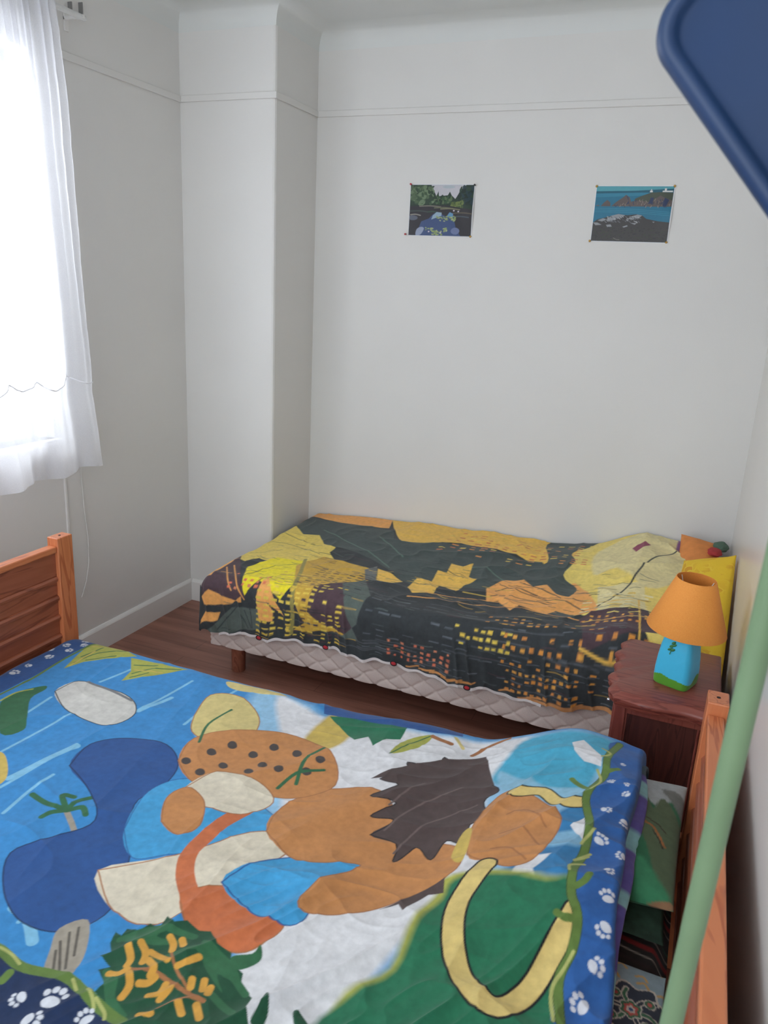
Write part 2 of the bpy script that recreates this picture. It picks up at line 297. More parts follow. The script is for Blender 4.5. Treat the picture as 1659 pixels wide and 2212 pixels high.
NEAR_PRINT='''
S 130,190,222 1 9 -1516,1229 -1497,1460
S 130,190,222 1 9 -1397,1123 -1384,1222 -1368,1337
S 130,190,222 1 9 -1359,1474 -1347,1563 -1317,1763
S 130,190,222 1 9 -1317,1060 -1327,1139 -1323,1213
S 130,190,222 1 9 -1557,1632 -1529,1738
S 130,190,222 1 9 -1189,1552 -1186,1662 -1165,1773
S 130,190,222 1 9 -1601,1336 -1615,1496
S 130,190,222 1 9 -1044,1522 -1057,1729
S 130,190,222 1 9 -1010,838 -1022,894
S 130,190,222 1 9 -1049,1426 -1069,1559
S 130,190,222 1 9 -1042,847 -1046,895
S 130,190,222 1 9 -1005,1644 -1010,1754
S 130,190,222 1 20 -1407,1159 -1387,1254 -1362,1331
S 130,190,222 1 14 -1312,1655 -1344,1551
S 130,190,222 1 22 -1077,868 -1031,858 -986,826
P 150,195,225 1 40 -1114,1825 -981,1816 -867,1770 -773,1758 -461,1800 -72,1786 -85,1486 -274,1184 -353,1076 -384,980 -383,885 -582,800 -628,951 -663,1070 -754,1255 -913,1495 -1050,1621
P 222,222,224 1 20 -1037,1800 -861,1759 -716,1756 -459,1793 -263,1791 -283,1722 -328,1584 -299,1400 -267,1251 -310,1182 -353,1076 -384,980 -383,885 -568,806 -620,954 -646,1077 -702,1228 -881,1557
P 75,168,200 1 16 -275,1794 -72,1786 -90,1669 -102,1567 -104,1495 -164,1494 -260,1571 -333,1605 -314,1708
P 140,190,215 1 10 -321,1644 -196,1560 -110,1556 -106,1495 -273,1536
P 222,222,224 0 1.5 -170,1742 -145,1758 -93,1689 -90,1649 -129,1662 -159,1702
P 55,125,175 1 10 -162,1435 -92,1500 -82,1238 -139,1248 -249,1250 -198,1297
P 130,180,210 1 10 -158,1387 -87,1404 -85,1360 -154,1342
P 222,222,224 0 1.5 -120,1416 -89,1459 -85,1374 -103,1390
P 222,222,224 0 4 -193,1311 -140,1315 -166,1272 -156,1245 -209,1248
P 170,172,80 1 14 -333,1253 -237,1273 -137,1256 -80,1253 -66,1183 -235,1060 -369,891 -417,871 -413,958 -359,1026 -357,1135 -337,1209
P 38,112,80 1 14 -312,1246 -234,1261 -135,1248 -83,1242 -37,1021 -407,875 -402,953 -348,1025 -343,1133 -320,1198
P 205,178,92 1 14 -858,1617 -849,1793 -770,1766 -750,1665 -788,1589
P 38,112,80 0 1.5 -850,1773 -743,1821 -616,1784 -614,1726 -647,1708 -668,1663 -700,1706 -727,1675 -776,1718
P 170,172,80 1 1.5 -614,1650 -597,1733 -541,1782 -555,1709
S 52,105,70 1 4 -614,1650 -579,1723 -541,1782
S 165,110,70 1 12 -414,1728 -379,1780 -337,1806
S 165,110,70 1 14 -539,1777 -481,1759
S 214,196,130 1 10 -478,1790 -446,1751
P 170,172,80 0 1.5 -1712,1644 -1746,1744 -1772,1840 -1689,1860 -1570,1815 -1640,1753 -1690,1705
P 170,172,80 0 1.5 -1507,1668 -1522,1728 -1579,1797 -1492,1808 -1374,1820 -1445,1738
S 52,105,70 1 5 -1712,1689 -1695,1772 -1624,1824
S 52,105,70 1 5 -1723,1730 -1705,1818
S 52,105,70 1 5 -1692,1718 -1628,1782
S 52,105,70 1 5 -1509,1718 -1472,1772 -1393,1808
S 52,105,70 1 5 -1539,1764 -1471,1793
S 52,105,70 1 5 -1499,1696 -1467,1743
S 205,178,92 1 5 -1709,1666 -1713,1781
S 205,178,92 1 5 -1518,1740 -1432,1766
S 205,178,92 1 5 -1743,1804 -1653,1837
P 214,196,130 1 1.5 -1221,1816 -1114,1825 -1012,1814 -1121,1780 -1191,1781
P 52,105,70 1 1.5 -1715,1408 -1719,1477 -1683,1537 -1663,1523 -1659,1464 -1587,1383 -1548,1333 -1587,1293
S 170,172,80 1 6 -1724,1415 -1721,1470 -1697,1507
P 205,178,92 1 1.5 -1531,1214 -1503,1229 -1447,1191 -1409,1147 -1424,1120
S 160,152,138 1 13 -1202,1130 -1168,1108 -1131,1083
S 52,105,70 1 14 -1204,1129 -1257,1127 -1311,1137
S 52,105,70 1 14 -1206,1134 -1243,1162 -1217,1171
S 52,105,70 1 14 -1200,1131 -1198,1165 -1179,1190
S 52,105,70 1 14 -1200,1128 -1223,1107 -1230,1086
S 52,105,70 1 14 -1197,1129 -1173,1150 -1149,1135
P 205,203,196 1 1.5 -1631,1527 -1612,1603 -1523,1612 -1418,1600 -1345,1537 -1359,1456 -1429,1444 -1533,1466
S 28,28,32 1 3 -1631,1527 -1612,1603 -1523,1612 -1418,1600 -1345,1537 -1359,1456 -1429,1444 -1533,1466 -1631,1527
S 120,120,122 1 10 -1584,1611 -1502,1608 -1398,1586
P 42,84,145 1 1.5 -1315,1258 -1341,1358 -1279,1426 -1167,1447 -1084,1386 -1060,1292 -1074,1209 -972,1073 -911,948 -944,874 -1033,849 -1127,890 -1203,975 -1157,1054 -1119,1132 -1199,1203
S 28,48,85 1 3 -1315,1258 -1341,1358 -1279,1426 -1167,1447 -1084,1386 -1060,1292 -1074,1209 -972,1073 -911,948 -944,874 -1033,849 -1127,890 -1203,975 -1157,1054 -1119,1132 -1199,1203 -1315,1258
P 68,158,210 1 1.5 -1041,1136 -1078,1264 -1033,1347 -913,1367 -768,1319 -727,1250 -832,1156 -911,1103 -968,1075
S 45,85,145 1 2 -1041,1136 -1078,1264 -1033,1347 -913,1367 -768,1319 -727,1250 -832,1156 -911,1103 -968,1075 -1041,1136
P 220,210,188 1 1.5 -1007,1018 -885,1115 -782,1243 -671,1253 -698,1145 -733,1047 -801,948 -903,945
S 165,110,70 1 3 -1007,1018 -885,1115 -782,1243 -671,1253 -698,1145 -733,1047 -801,948 -903,945 -1007,1018
P 200,112,70 1 1.5 -800,1018 -773,1057 -703,1083 -592,1048 -577,1012 -611,955 -683,945 -753,969
S 165,110,70 1 3 -800,1018 -773,1057 -703,1083 -592,1048 -577,1012 -611,955 -683,945 -753,969 -800,1018
S 200,112,70 1 38 -820,1343 -856,1244 -863,1142 -835,1079 -778,1021
P 68,158,210 1 1.5 -748,1082 -711,1165 -615,1232 -505,1251 -545,1180 -548,1104 -554,1042 -632,1037
S 45,85,145 1 3 -748,1082 -711,1165 -615,1232 -505,1251 -545,1180 -548,1104 -554,1042 -632,1037 -748,1082
P 196,135,82 1 1.5 -749,1257 -766,1357 -708,1459 -576,1493 -466,1394 -336,1355 -318,1280 -374,1204 -472,1112 -568,1076 -565,1157 -514,1247 -644,1205
S 165,110,70 1 3 -749,1257 -766,1357 -708,1459 -576,1493 -466,1394 -336,1355 -318,1280 -374,1204 -472,1112 -568,1076 -565,1157 -514,1247 -644,1205 -749,1257
P 82,68,66 1 1.5 -536,1346 -506,1411 -561,1405 -523,1467 -588,1465 -542,1528 -594,1537 -528,1586 -556,1628 -478,1636 -476,1686 -418,1660 -371,1703 -342,1606 -302,1560 -326,1517 -288,1432 -333,1429 -316,1354 -369,1379 -382,1310 -425,1344 -455,1283 -471,1338
S 28,28,32 1 3 -536,1346 -506,1411 -561,1405 -523,1467 -588,1465 -542,1528 -594,1537 -528,1586 -556,1628 -478,1636 -476,1686 -418,1660 -371,1703 -342,1606 -302,1560 -326,1517 -288,1432 -333,1429 -316,1354 -369,1379 -382,1310 -425,1344 -455,1283 -471,1338 -536,1346
S 112,96,92 1 5 -513,1373 -476,1479 -367,1607
S 112,96,92 1 5 -466,1311 -433,1425 -340,1509
S 112,96,92 1 5 -535,1453 -500,1546 -429,1618
P 82,68,66 0 1.5 -619,1537 -552,1618 -474,1682 -374,1715 -319,1583 -439,1574
P 82,68,66 0 1.5 -427,1144 -333,1253 -323,1216 -351,1207 -384,1152 -398,1167
P 130,190,222 1 10 -1163,1563 -1128,1692 -1044,1707 -1003,1593 -1064,1487
P 214,196,130 1 1.5 -1192,1602 -1219,1719 -1133,1749 -1024,1675 -991,1574 -1066,1511 -1148,1531
S 165,110,70 1 3 -1192,1602 -1219,1719 -1133,1749 -1024,1675 -991,1574 -1066,1511 -1148,1531 -1192,1602
P 196,135,82 1 1.5 -1096,1402 -1122,1507 -1031,1591 -886,1641 -760,1601 -691,1487 -753,1401 -881,1358 -1002,1342
S 165,110,70 1 3 -1096,1402 -1122,1507 -1031,1591 -886,1641 -760,1601 -691,1487 -753,1401 -881,1358 -1002,1342 -1096,1402
P 220,210,188 1 1.5 -1011,1317 -979,1406 -862,1412 -794,1363 -836,1289 -941,1275
S 165,110,70 1 3 -1011,1317 -979,1406 -862,1412 -794,1363 -836,1289 -941,1275 -1011,1317
P 196,135,82 1 1.5 -983,1191 -1023,1262 -1006,1320 -941,1294 -896,1216 -921,1170
S 165,110,70 1 3 -983,1191 -1023,1262 -1006,1320 -941,1294 -896,1216 -921,1170 -983,1191
P 75,68,66 1 1.5 -1091,1409 -1089,1421 -1075,1422 -1063,1410 -1068,1398 -1081,1398
P 75,68,66 1 1.5 -1058,1472 -1055,1485 -1041,1485 -1029,1472 -1035,1460 -1048,1460
P 75,68,66 1 1.5 -1028,1523 -1025,1537 -1011,1537 -999,1523 -1005,1511 -1018,1511
P 75,68,66 1 1.5 -956,1512 -953,1525 -939,1525 -928,1512 -934,1500 -947,1500
P 75,68,66 1 1.5 -924,1564 -921,1578 -907,1578 -896,1564 -902,1551 -915,1552
P 75,68,66 1 1.5 -854,1563 -850,1577 -836,1576 -826,1562 -833,1550 -845,1551
P 75,68,66 1 1.5 -861,1480 -857,1493 -844,1493 -834,1480 -840,1468 -853,1469
P 75,68,66 1 1.5 -792,1501 -788,1513 -775,1513 -765,1500 -772,1488 -785,1489
P 75,68,66 1 1.5 -996,1434 -994,1447 -980,1447 -969,1435 -975,1423 -987,1424
P 75,68,66 1 1.5 -923,1439 -920,1451 -907,1451 -896,1439 -903,1427 -915,1428
P 75,68,66 1 1.5 -784,1560 -780,1573 -766,1573 -756,1559 -763,1546 -776,1548
P 75,68,66 1 1.5 -908,1479 -905,1492 -891,1492 -881,1480 -887,1468 -899,1468
P 75,68,66 1 1.5 -1031,1384 -1028,1396 -1014,1397 -1003,1385 -1009,1374 -1022,1374
S 52,105,70 1 10 -812,1415 -798,1483 -744,1528
S 52,105,70 1 10 -780,1449 -806,1546 -787,1613
S 52,105,70 1 8 -1098,1494 -1129,1580 -1114,1671
P 196,135,82 1 1.5 -308,1320 -325,1420 -298,1531 -244,1545 -158,1465 -141,1412 -166,1312 -213,1282 -264,1303
S 165,110,70 1 3 -308,1320 -325,1420 -298,1531 -244,1545 -158,1465 -141,1412 -166,1312 -213,1282 -264,1303 -308,1320
S 165,110,70 1 4 -260,1461 -218,1472 -167,1410
S 165,110,70 1 4 -259,1394 -213,1404 -169,1348
S 165,110,70 1 4 -264,1340 -227,1343 -186,1304
P 205,178,92 1 1.5 -342,1324 -341,1404 -323,1411 -312,1323 -320,1301
S 28,28,32 1 46 -260,1291 -286,1194 -266,1098 -214,1021 -161,999 -120,1052 -97,1120 -73,1193
S 220,195,122 1 37 -260,1291 -286,1194 -266,1098 -214,1021 -161,999 -120,1052 -97,1120 -73,1193
S 28,28,32 1 34 -263,1537 -203,1542 -154,1495 -102,1501
S 220,195,122 1 27 -263,1537 -203,1542 -154,1495 -102,1501
P 160,152,138 1 1.5 -966,871 -933,909 -884,852 -867,794 -910,779 -945,828
S 95,90,82 1 5 -933,829 -907,797
S 95,90,82 1 5 -941,871 -888,806
S 95,90,82 1 5 -934,887 -896,835
S 95,90,82 1 5 -941,848 -890,794
P 32,80,55 0 1.5 -855,882 -863,906 -846,902 -849,921 -824,923 -814,945 -791,943 -794,970 -769,959 -751,974 -718,965 -696,971 -666,948 -634,946 -622,925 -591,917 -582,895 -549,879 -546,856 -515,819 -731,729 -772,748 -776,775 -800,783 -797,805 -832,826 -816,838 -850,850 -834,861
P 52,105,70 1 1.5 -839,893 -813,937 -762,953 -780,921 -726,933 -775,903
P 52,105,70 1 1.5 -694,946 -624,930 -582,895 -630,896 -601,867 -664,903
P 52,105,70 1 1.5 -812,819 -784,821 -762,790 -720,770 -754,765
S 52,105,70 1 14 -842,894 -794,939 -716,948
S 52,105,70 1 14 -690,925 -615,902
S 52,105,70 1 14 -815,828 -744,760
S 52,105,70 1 14 -623,858 -561,836
S 52,105,70 1 14 -738,883 -697,922
S 52,105,70 1 14 -639,924 -564,882
S 165,110,70 1 8 -786,841 -727,855 -659,843 -618,838
S 165,110,70 1 6 -680,796 -651,832 -618,838
S 165,110,70 1 5 -749,923 -713,882 -652,846
S 215,160,70 1 13 -814,883 -793,865 -789,850
S 215,160,70 1 13 -796,897 -775,884 -767,865
S 215,160,70 1 13 -769,889 -745,885 -724,880
S 215,160,70 1 13 -758,931 -742,920 -734,906
S 215,160,70 1 13 -701,879 -690,892 -679,910
S 215,160,70 1 13 -808,826 -790,829 -782,843
S 215,160,70 1 13 -772,836 -756,818 -753,794
S 215,160,70 1 13 -761,873 -739,861 -735,847
S 215,160,70 1 13 -744,828 -731,835 -726,848
S 215,160,70 1 13 -714,815 -699,826 -701,845
S 215,160,70 1 13 -690,815 -688,831 -688,841
S 215,160,70 1 13 -656,820 -637,804
S 215,160,70 1 13 -625,828 -605,808
S 215,160,70 1 13 -662,867 -656,854
S 215,160,70 1 13 -642,875 -634,858
S 215,160,70 1 13 -624,867 -621,854
S 215,160,70 1 13 -702,777 -683,782
S 215,160,70 1 13 -734,935 -722,923
P 52,105,70 1 1.5 -629,939 -598,957 -592,977 -577,955 -587,933 -610,916
P 32,80,55 1 1.5 -528,839 -528,868 -530,897 -510,867 -508,836
P 32,80,55 1 1.5 -473,883 -467,892 -431,869 -453,860
P 48,98,165 1 1.5 -71,1798 88,1852 127,1077 -59,1003 -73,1069 -67,1122 -69,1182 -88,1235 -81,1347 -89,1451 -102,1522 -78,1615 -80,1716
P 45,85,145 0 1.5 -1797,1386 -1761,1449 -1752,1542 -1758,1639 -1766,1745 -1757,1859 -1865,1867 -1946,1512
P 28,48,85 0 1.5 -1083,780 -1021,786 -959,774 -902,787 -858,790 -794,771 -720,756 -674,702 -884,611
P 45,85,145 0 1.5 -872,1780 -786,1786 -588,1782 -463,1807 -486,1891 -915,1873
S 62,85,45 1 18 -61,1791 -80,1694 -78,1615 -104,1527 -85,1436 -81,1347 -92,1281 -85,1223 -66,1183 -65,1130 -76,1082 -60,1015
S 100,128,62 1 15 -61,1791 -80,1694 -78,1615 -104,1527 -85,1436 -81,1347 -92,1281 -85,1223 -66,1183 -65,1130 -76,1082 -60,1015
S 178,182,110 1 6 -96,1730 -76,1713 -93,1689
S 178,182,110 1 6 -96,1637 -83,1594 -99,1550
S 178,182,110 1 6 -71,1412 -86,1381 -90,1365
S 178,182,110 1 6 -69,1346 -95,1312 -72,1337
S 178,182,110 1 6 -75,1308 -99,1291 -99,1273
S 178,182,110 1 6 -62,1131 -72,1099 -84,1065 -71,1011
S 100,128,62 1 13 -110,1556 -134,1579 -145,1593
S 100,128,62 1 13 -80,1243 -67,1258 -61,1274
S 100,128,62 1 13 -73,1181 -90,1177 -103,1183
S 100,128,62 1 13 -77,1632 -51,1649
S 100,128,62 1 9 -1753,1394 -1753,1442 -1745,1536 -1754,1635 -1759,1737 -1755,1856
S 100,128,62 1 20 -1064,783 -1021,786 -960,776 -902,787 -858,790 -794,771 -720,756
S 178,182,110 1 6 -1025,789 -995,788 -967,779
S 178,182,110 1 6 -858,793 -836,778
S 178,182,110 1 6 -818,786 -798,775 -783,762
S 178,182,110 1 6 -791,776 -761,762 -752,752
S 100,128,62 1 16 -967,757 -967,742
'''
FAR_PRINT='''
P 238,214,118 0 3 -403,280 -447,709 -400,1025 -355,1309 -161,1495 51,1592 93,687 -2,-4 -156,238 -277,218
P 230,216,160 1 14 -321,897 -129,1072 24,1164 26,648 -82,478 -217,642 -300,609
P 230,216,160 0 3 -232,231 -267,488 -102,520 -75,286
P 240,172,98 1 8 -347,295 -372,549 -294,442 -239,279 -297,245
P 240,172,98 0 3 -1878,1006 -1869,1118 -1710,1159 -1375,1154 -1313,909 -1450,884 -1684,945
P 238,192,92 1 3 -1370,1109 -1276,1197 -792,1220 -458,1125 -419,716 -523,703 -666,796 -910,823 -1103,733 -1196,750
P 74,84,82 1 3 -567,1024 -452,1088 -334,1314 -340,1039 -427,877 -397,753 -417,595 -346,501 -371,388 -448,420 -627,719 -508,726
P 74,84,82 1 4 -1861,611 -1831,921 -1676,930 -1298,873 -1190,723 -906,811 -638,766 -502,695 -306,201 -585,384 -849,372 -988,317 -1227,490 -1501,587
S 100,122,112 1 7 -1602,784 -1253,548 -1113,424
S 100,122,112 1 7 -1295,753 -1104,561
S 100,122,112 1 7 -830,564 -736,589 -610,485
S 100,122,112 1 7 -448,420 -318,273
P 232,206,104 0 3 -1797,279 -1839,455 -1861,611 -1781,584 -1844,713 -1757,787 -1665,690 -1587,707 -1508,599 -1429,559 -1424,489 -1371,428 -1443,384 -1439,293 -1528,334 -1559,268 -1676,311 -1705,244
S 56,62,64 1 3 -1814,534 -1675,551 -1459,459
S 56,62,64 1 3 -1758,366 -1642,452
S 56,62,64 1 3 -1810,698 -1540,570
P 240,222,50 0 3 -1575,1 -1666,202 -1602,342 -1480,348 -1361,110 -1412,16 -1532,77
S 56,62,64 1 4 -1622,97 -1550,252 -1469,307
S 56,62,64 1 4 -1563,23 -1501,131
P 84,66,72 0 2 -1793,-29 -1864,236 -1778,322 -1570,-4 -1681,-47 -1771,-66
P 240,172,98 0 1.5 -1824,79 -1821,208 -1770,291 -1763,226 -1759,68
P 240,172,98 0 1.5 -1793,-40 -1747,-4 -1591,-33 -1592,-5 -1636,-44 -1771,-70
P 240,172,98 0 1.5 -1796,-144 -1760,-95 -1692,-86 -1704,-118
S 240,172,98 1 5 -1747,168 -1639,13
S 240,172,98 1 5 -1735,110 -1687,112
S 240,172,98 1 5 -1728,195 -1577,-16
P 92,102,96 0 1.5 -1755,-171 -1636,-58 -1489,-44 -1501,-140 -1637,-165
S 56,62,64 1 4 -1704,-155 -1570,-24 -1538,-138
S 56,62,64 1 4 -1592,-89 -1560,-143
S 56,62,64 1 4 -1577,-66 -1544,-136
P 240,172,98 0 2 -1518,54 -1512,115 -1391,-54 -1474,-4 -1442,-37 -1442,-87 -1506,-91 -1517,-13
P 205,165,70 0 3 -1478,283 -1426,439 -1180,383 -1095,282 -1209,175 -1078,-97 -1215,-85 -1353,-127 -1303,-68
P 84,66,72 0 1.5 -1292,95 -1209,175 -1071,-93 -1236,-51 -1288,-4
P 92,102,96 0 1.5 -1203,161 -1144,253 -1060,110 -1080,-16 -1135,-86 -1215,-95 -1071,-93
S 150,140,80 1 16 -1479,368 -1383,112 -1355,-18 -1357,-138
P 110,112,110 0 1.5 -1196,361 -1166,423 -1102,261 -1145,247
P 238,192,92 0 1.5 -1153,399 -1066,359 -1008,317 -1049,269 -1103,272
P 240,172,98 0 3 -686,412 -637,516 -563,529 -512,469 -462,493 -412,419 -338,397 -291,310 -198,202 -314,249 -385,275 -410,230 -522,272 -547,231 -614,319 -654,296
S 56,62,64 1 5 -647,407 -582,450 -480,401
S 56,62,64 1 5 -590,330 -505,353 -410,317
S 56,62,64 1 5 -471,362 -366,359 -268,262
S 56,62,64 1 5 -648,341 -602,379
S 56,62,64 1 5 -554,491 -471,446 -388,384
P 238,192,92 0 3 -903,357 -919,491 -878,491 -889,586 -835,580 -803,625 -785,498 -743,475 -778,396 -785,325 -841,359
P 238,192,92 0 1.5 -970,271 -970,375 -870,376 -857,256 -932,222
S 56,62,64 1 4 -952,327 -876,338
S 56,62,64 1 4 -899,522 -798,460
S 56,62,64 1 4 -643,465 -438,370
S 56,62,64 1 4 -585,384 -395,331
S 240,172,98 1 5 -936,183 -726,228 -555,263 -374,217 -177,153
S 240,172,98 1 5 -921,245 -744,285 -567,311 -383,261
P 84,66,72 0 2 -290,198 -236,255 -66,268 -23,100 -249,29
S 238,192,92 1 6 -271,172 -165,182 -45,204
S 238,192,92 1 6 -258,39 -147,20 -35,62
S 238,192,92 1 6 -244,319 -75,381
S 238,192,92 1 6 -106,364 -73,33
S 238,214,118 0 6 -208,310 -173,307
S 238,214,118 0 6 -134,294 -101,314
S 238,214,118 0 6 -203,271 -169,268
S 238,214,118 0 6 -130,255 -98,278
S 238,214,118 0 6 -198,233 -164,231
S 238,214,118 0 6 -127,221 -95,243
S 56,62,64 1 7 -242,304 -163,460 -101,721 24,920
P 150,70,95 0 1.5 -183,868 -137,932 -112,906 -163,809
P 56,62,64 0 1.5 -153,1334 -57,1368 -32,1285 -28,1096 -72,1167 -128,1187
P 150,100,150 0 6 -12,898 -5,1146 15,1395 48,1333 34,893
'''
PILLOW_PRINT='''
P 172,184,186 0 8 -175,1922 233,2131 221,1570 130,1540 117,1649 76,1701 47,1649 20,1672 6,1656 -74,1626
P 92,112,84 1 6 9,1671 25,1671 37,1641 50,1687 65,1691 93,1637 116,1534 127,1346 85,1338 39,1496 14,1564
P 120,134,84 0 4 12,1829 56,1834 95,1818 59,1790 27,1784
S 206,156,66 1 8 21,1787 43,1786 59,1806 59,1836
P 120,128,124 1 8 52,1736 93,1747 116,1684 107,1644 74,1700
S 168,112,66 1 6 17,1582 42,1575 70,1527
S 60,50,40 1 3 26,1598 51,1589 70,1571
S 60,50,40 1 3 43,1562 59,1537 67,1519
P 70,150,108 1 12 22,1473 62,1433 91,1386 41,1362 18,1412
S 160,124,92 1 16 -9,1331 49,1362 91,1380
P 84,160,124 0 8 10,1321 84,1357 114,1340 86,1320
'''
PAWS=[[-61, 1590, 16.6, 0.0], [-26, 1589, 12.8, 2.4], [-59, 1490, 21.8, 4.8], [-24, 1558, 16.6, 0.92], [-17, 1473, 21.8, 3.32], [-56, 1392, 26.9, 5.72], [-11, 1367, 21.8, 1.84], [-30, 1306, 19.2, 4.24], [-23, 1245, 26.9, 0.36], [-19, 1183, 26.9, 2.76], [-23, 1119, 26.9, 5.16], [-35, 1057, 29.4, 1.28], [-44, 1682, 11.5, 3.68], [-1819, 1552, 29.0, 6.08], [-1817, 1608, 19.8, 2.2], [-1812, 1683, 26.4, 4.6], [-1842, 1722, 19.8, 0.72], [-1822, 1772, 23.8, 3.12], [-1791, 1746, 23.8, 5.52], [-1793, 1827, 23.8, 1.64], [-1777, 1800, 22.4, 4.04], [-858, 748, 42.2, 0.16], [-913, 727, 26.4, 2.56], [-861, 703, 33.0, 4.96], [-783, 743, 29.0, 1.08]]

# ------------------------------------------------------------------ the room
XL, XR, YB, YC, XC, ZC = -2.315, 0.203, 3.486, 3.108, -1.834, 2.70
YN = -0.55
def struct(name, bm, mat, smooth=False): return tag(obj(name, bm, mat, None, smooth), kind='structure')
# floor: planks running along x
m, nt, b = new_mat('floor_planks'); v = coords(nt)
br = nt.nodes.new('ShaderNodeTexBrick'); br.inputs['Scale'].default_value = 1.0; br.inputs['Brick Width'].default_value = 1.3
br.inputs['Row Height'].default_value = 0.088; br.inputs['Mortar Size'].default_value = 0.0011; br.inputs['Mortar Smooth'].default_value = 0.3
br.inputs['Color1'].default_value = srgb((166, 116, 98)); br.inputs['Color2'].default_value = srgb((152, 104, 88)); br.inputs['Mortar'].default_value = srgb((106, 68, 56))
nt.links.new(v, br.inputs['Vector'])
gr = tex(nt, 'ShaderNodeTexNoise', 22, 6, coords(nt, (0.08, 1, 1)), Distortion=0.6)
mx = nt.nodes.new('ShaderNodeMix'); mx.data_type = 'RGBA'; mx.blend_type = 'MULTIPLY'; mx.inputs[0].default_value = 1
nt.links.new(br.outputs[0], mx.inputs[6]); nt.links.new(ramp(nt, gr.outputs[0], [(0.3, (205, 198, 195)), (0.6, (255, 255, 255))]), mx.inputs[7])
nt.links.new(mx.outputs[2], b.inputs['Base Color']); b.inputs['Roughness'].default_value = 0.42
bump(nt, b, br.outputs['Fac'], 0.25, -0.002)
M['floor'] = m
struct('floor', boxes((XL - 0.1, XR + 0.1, YN - 0.9, YB + 0.1, -0.05, 0.0)), M['floor'])
T = 0.12
# left wall with the window opening
WY0, WY1, WZ0, WZ1 = 0.75, 2.262, 0.985, 2.34
struct('wall_left', boxes((XL - 0.22, XL, YN, WY0, 0, ZC), (XL - 0.22, XL, WY1, YB, 0, ZC), (XL - 0.22, XL, WY0, WY1, 0, WZ0), (XL - 0.22, XL, WY0, WY1, WZ1, ZC)), M['wall'])
struct('wall_back', boxes((XC, XR, YB, YB + T, 0, ZC)), M['wall'])
struct('wall_right', boxes((XR, XR + T, YN, YB + T, 0, ZC)), M['satin'])
struct('wall_column', prism([(XL, YB + T), (XL, YC), (XC - 0.012, YC), (XC - 0.004, YC + 0.004), (XC, YC + 0.012), (XC, YB + T)], 'Z', 0, ZC), M['wall'])
struct('wall_near', boxes((XL - 0.22, -2.05, YN - T, YN, 0, ZC), (0.0, XR + T, YN - T, YN, 0, ZC), (-2.05, 0.0, YN - T, YN, 2.55, ZC)), M['wall'])  # opening added in the unseen wall to let the fill light in
# ceiling with a plaster cove where it meets the walls
bm = boxes((XL - 0.22, XR + T, YN - T, YB + T, ZC, ZC + 0.08))
def cove(bm, path, R=0.085, n=8):
    """path: list of (x, y, inward_x, inward_y) stations; quarter-round fill between wall and ceiling"""
    rows = []
    for x, y, ix, iy in path:
        row = [bm.verts.new((x - ix * 0.01, y - iy * 0.01, ZC - R))]
        for k in range(n + 1):
            a = pi / 2 * k / n
            o = R * (1 - cos(a)); h = R * (1 - sin(a))
            row.append(bm.verts.new((x + ix * o, y + iy * o, ZC - h)))
        row.append(bm.verts.new((x + ix * R, y + iy * R, ZC + 0.01))); row.append(bm.verts.new((x - ix * 0.01, y - iy * 0.01, ZC + 0.01)))
        rows.append(row)
    for A, B in zip(rows, rows[1:]):
        for k in range(len(A)): bm.faces.new((A[k], A[(k + 1) % len(A)], B[(k + 1) % len(A)], B[k]))
cove(bm, [(XR, YN, -1, 0), (XR, YB, -1, -1), (XC, YB, 1, -1), (XC, YC, 1, -1), (XL, YC, 1, -1), (XL, YN, 1, 0)])
struct('ceiling', bm, M['ceil'], False)
bpy.data.objects['ceiling'].data.polygons.foreach_set('use_smooth', [True] * len(bpy.data.objects['ceiling'].data.polygons))
bpy.data.objects['ceiling'].data.set_sharp_from_angle(angle=radians(40))
# picture rail (a low painted batten) and skirting
def rail(name, x0, x1, y0, y1):
    return struct(name, boxes((x0, x1, y0, y1, 2.345, 2.372), bev=0.003), M['wall'])
RD = 0.009
rail('trim_1', XL, XL + RD, YN, YC); rail('trim_2', XL + RD, XC + RD, YC - RD, YC); rail('trim_3', XC, XC + RD, YC, YB - RD); rail('trim_4', XC, XR, YB - RD, YB)
def skirt(name, pts, ax, a, b): return struct(name, prism(pts, ax, a, b), M['trim'])
SK = [(0, 0), (0, 0.114), (0.006, 0.114), (0.012, 0.106), (0.015, 0.10), (0.015, 0)]
skirt('baseboard_left', [(XL + p, z) for p, z in SK], 'Y', YN, YC)
skirt('baseboard_column', [(YC - p, z) for p, z in SK], 'X', XL + 0.015, XC)
skirt('baseboard_alcove', [(XC + p, z) for p, z in SK], 'Y', YC, YB)
skirt('baseboard_back', [(YB - p, z) for p, z in SK], 'X', XC + 0.015, XR)
# window: frame, two sashes, glass, sill
WX = XL - 0.13
fr = boxes((WX - 0.03, WX + 0.03, WY0, WY0 + 0.05, WZ0, WZ1), (WX - 0.03, WX + 0.03, WY1 - 0.05, WY1, WZ0, WZ1), (WX - 0.03, WX + 0.03, WY0, WY1, WZ0, WZ0 + 0.06), (WX - 0.03, WX + 0.03, WY0, WY1, WZ1 - 0.05, WZ1), (WX - 0.03, WX + 0.03, (WY0 + WY1) / 2 - 0.04, (WY0 + WY1) / 2 + 0.04, WZ0, WZ1))
win = struct('window_1', fr, M['trim'])
gm, nt, b = new_mat('window_glass'); b.inputs['Transmission Weight'].default_value = 1.0; b.inputs['Roughness'].default_value = 0.0; b.inputs['IOR'].default_value = 1.0; b.inputs['Alpha'].default_value = 0.12
obj('pane', boxes((WX - 0.003, WX + 0.003, WY0 + 0.04, (WY0 + WY1) / 2 - 0.035, WZ0 + 0.05, WZ1 - 0.04)), gm, win)
obj('pane', boxes((WX - 0.003, WX + 0.003, (WY0 + WY1) / 2 + 0.035, WY1 - 0.04, WZ0 + 0.05, WZ1 - 0.04)), gm, win)
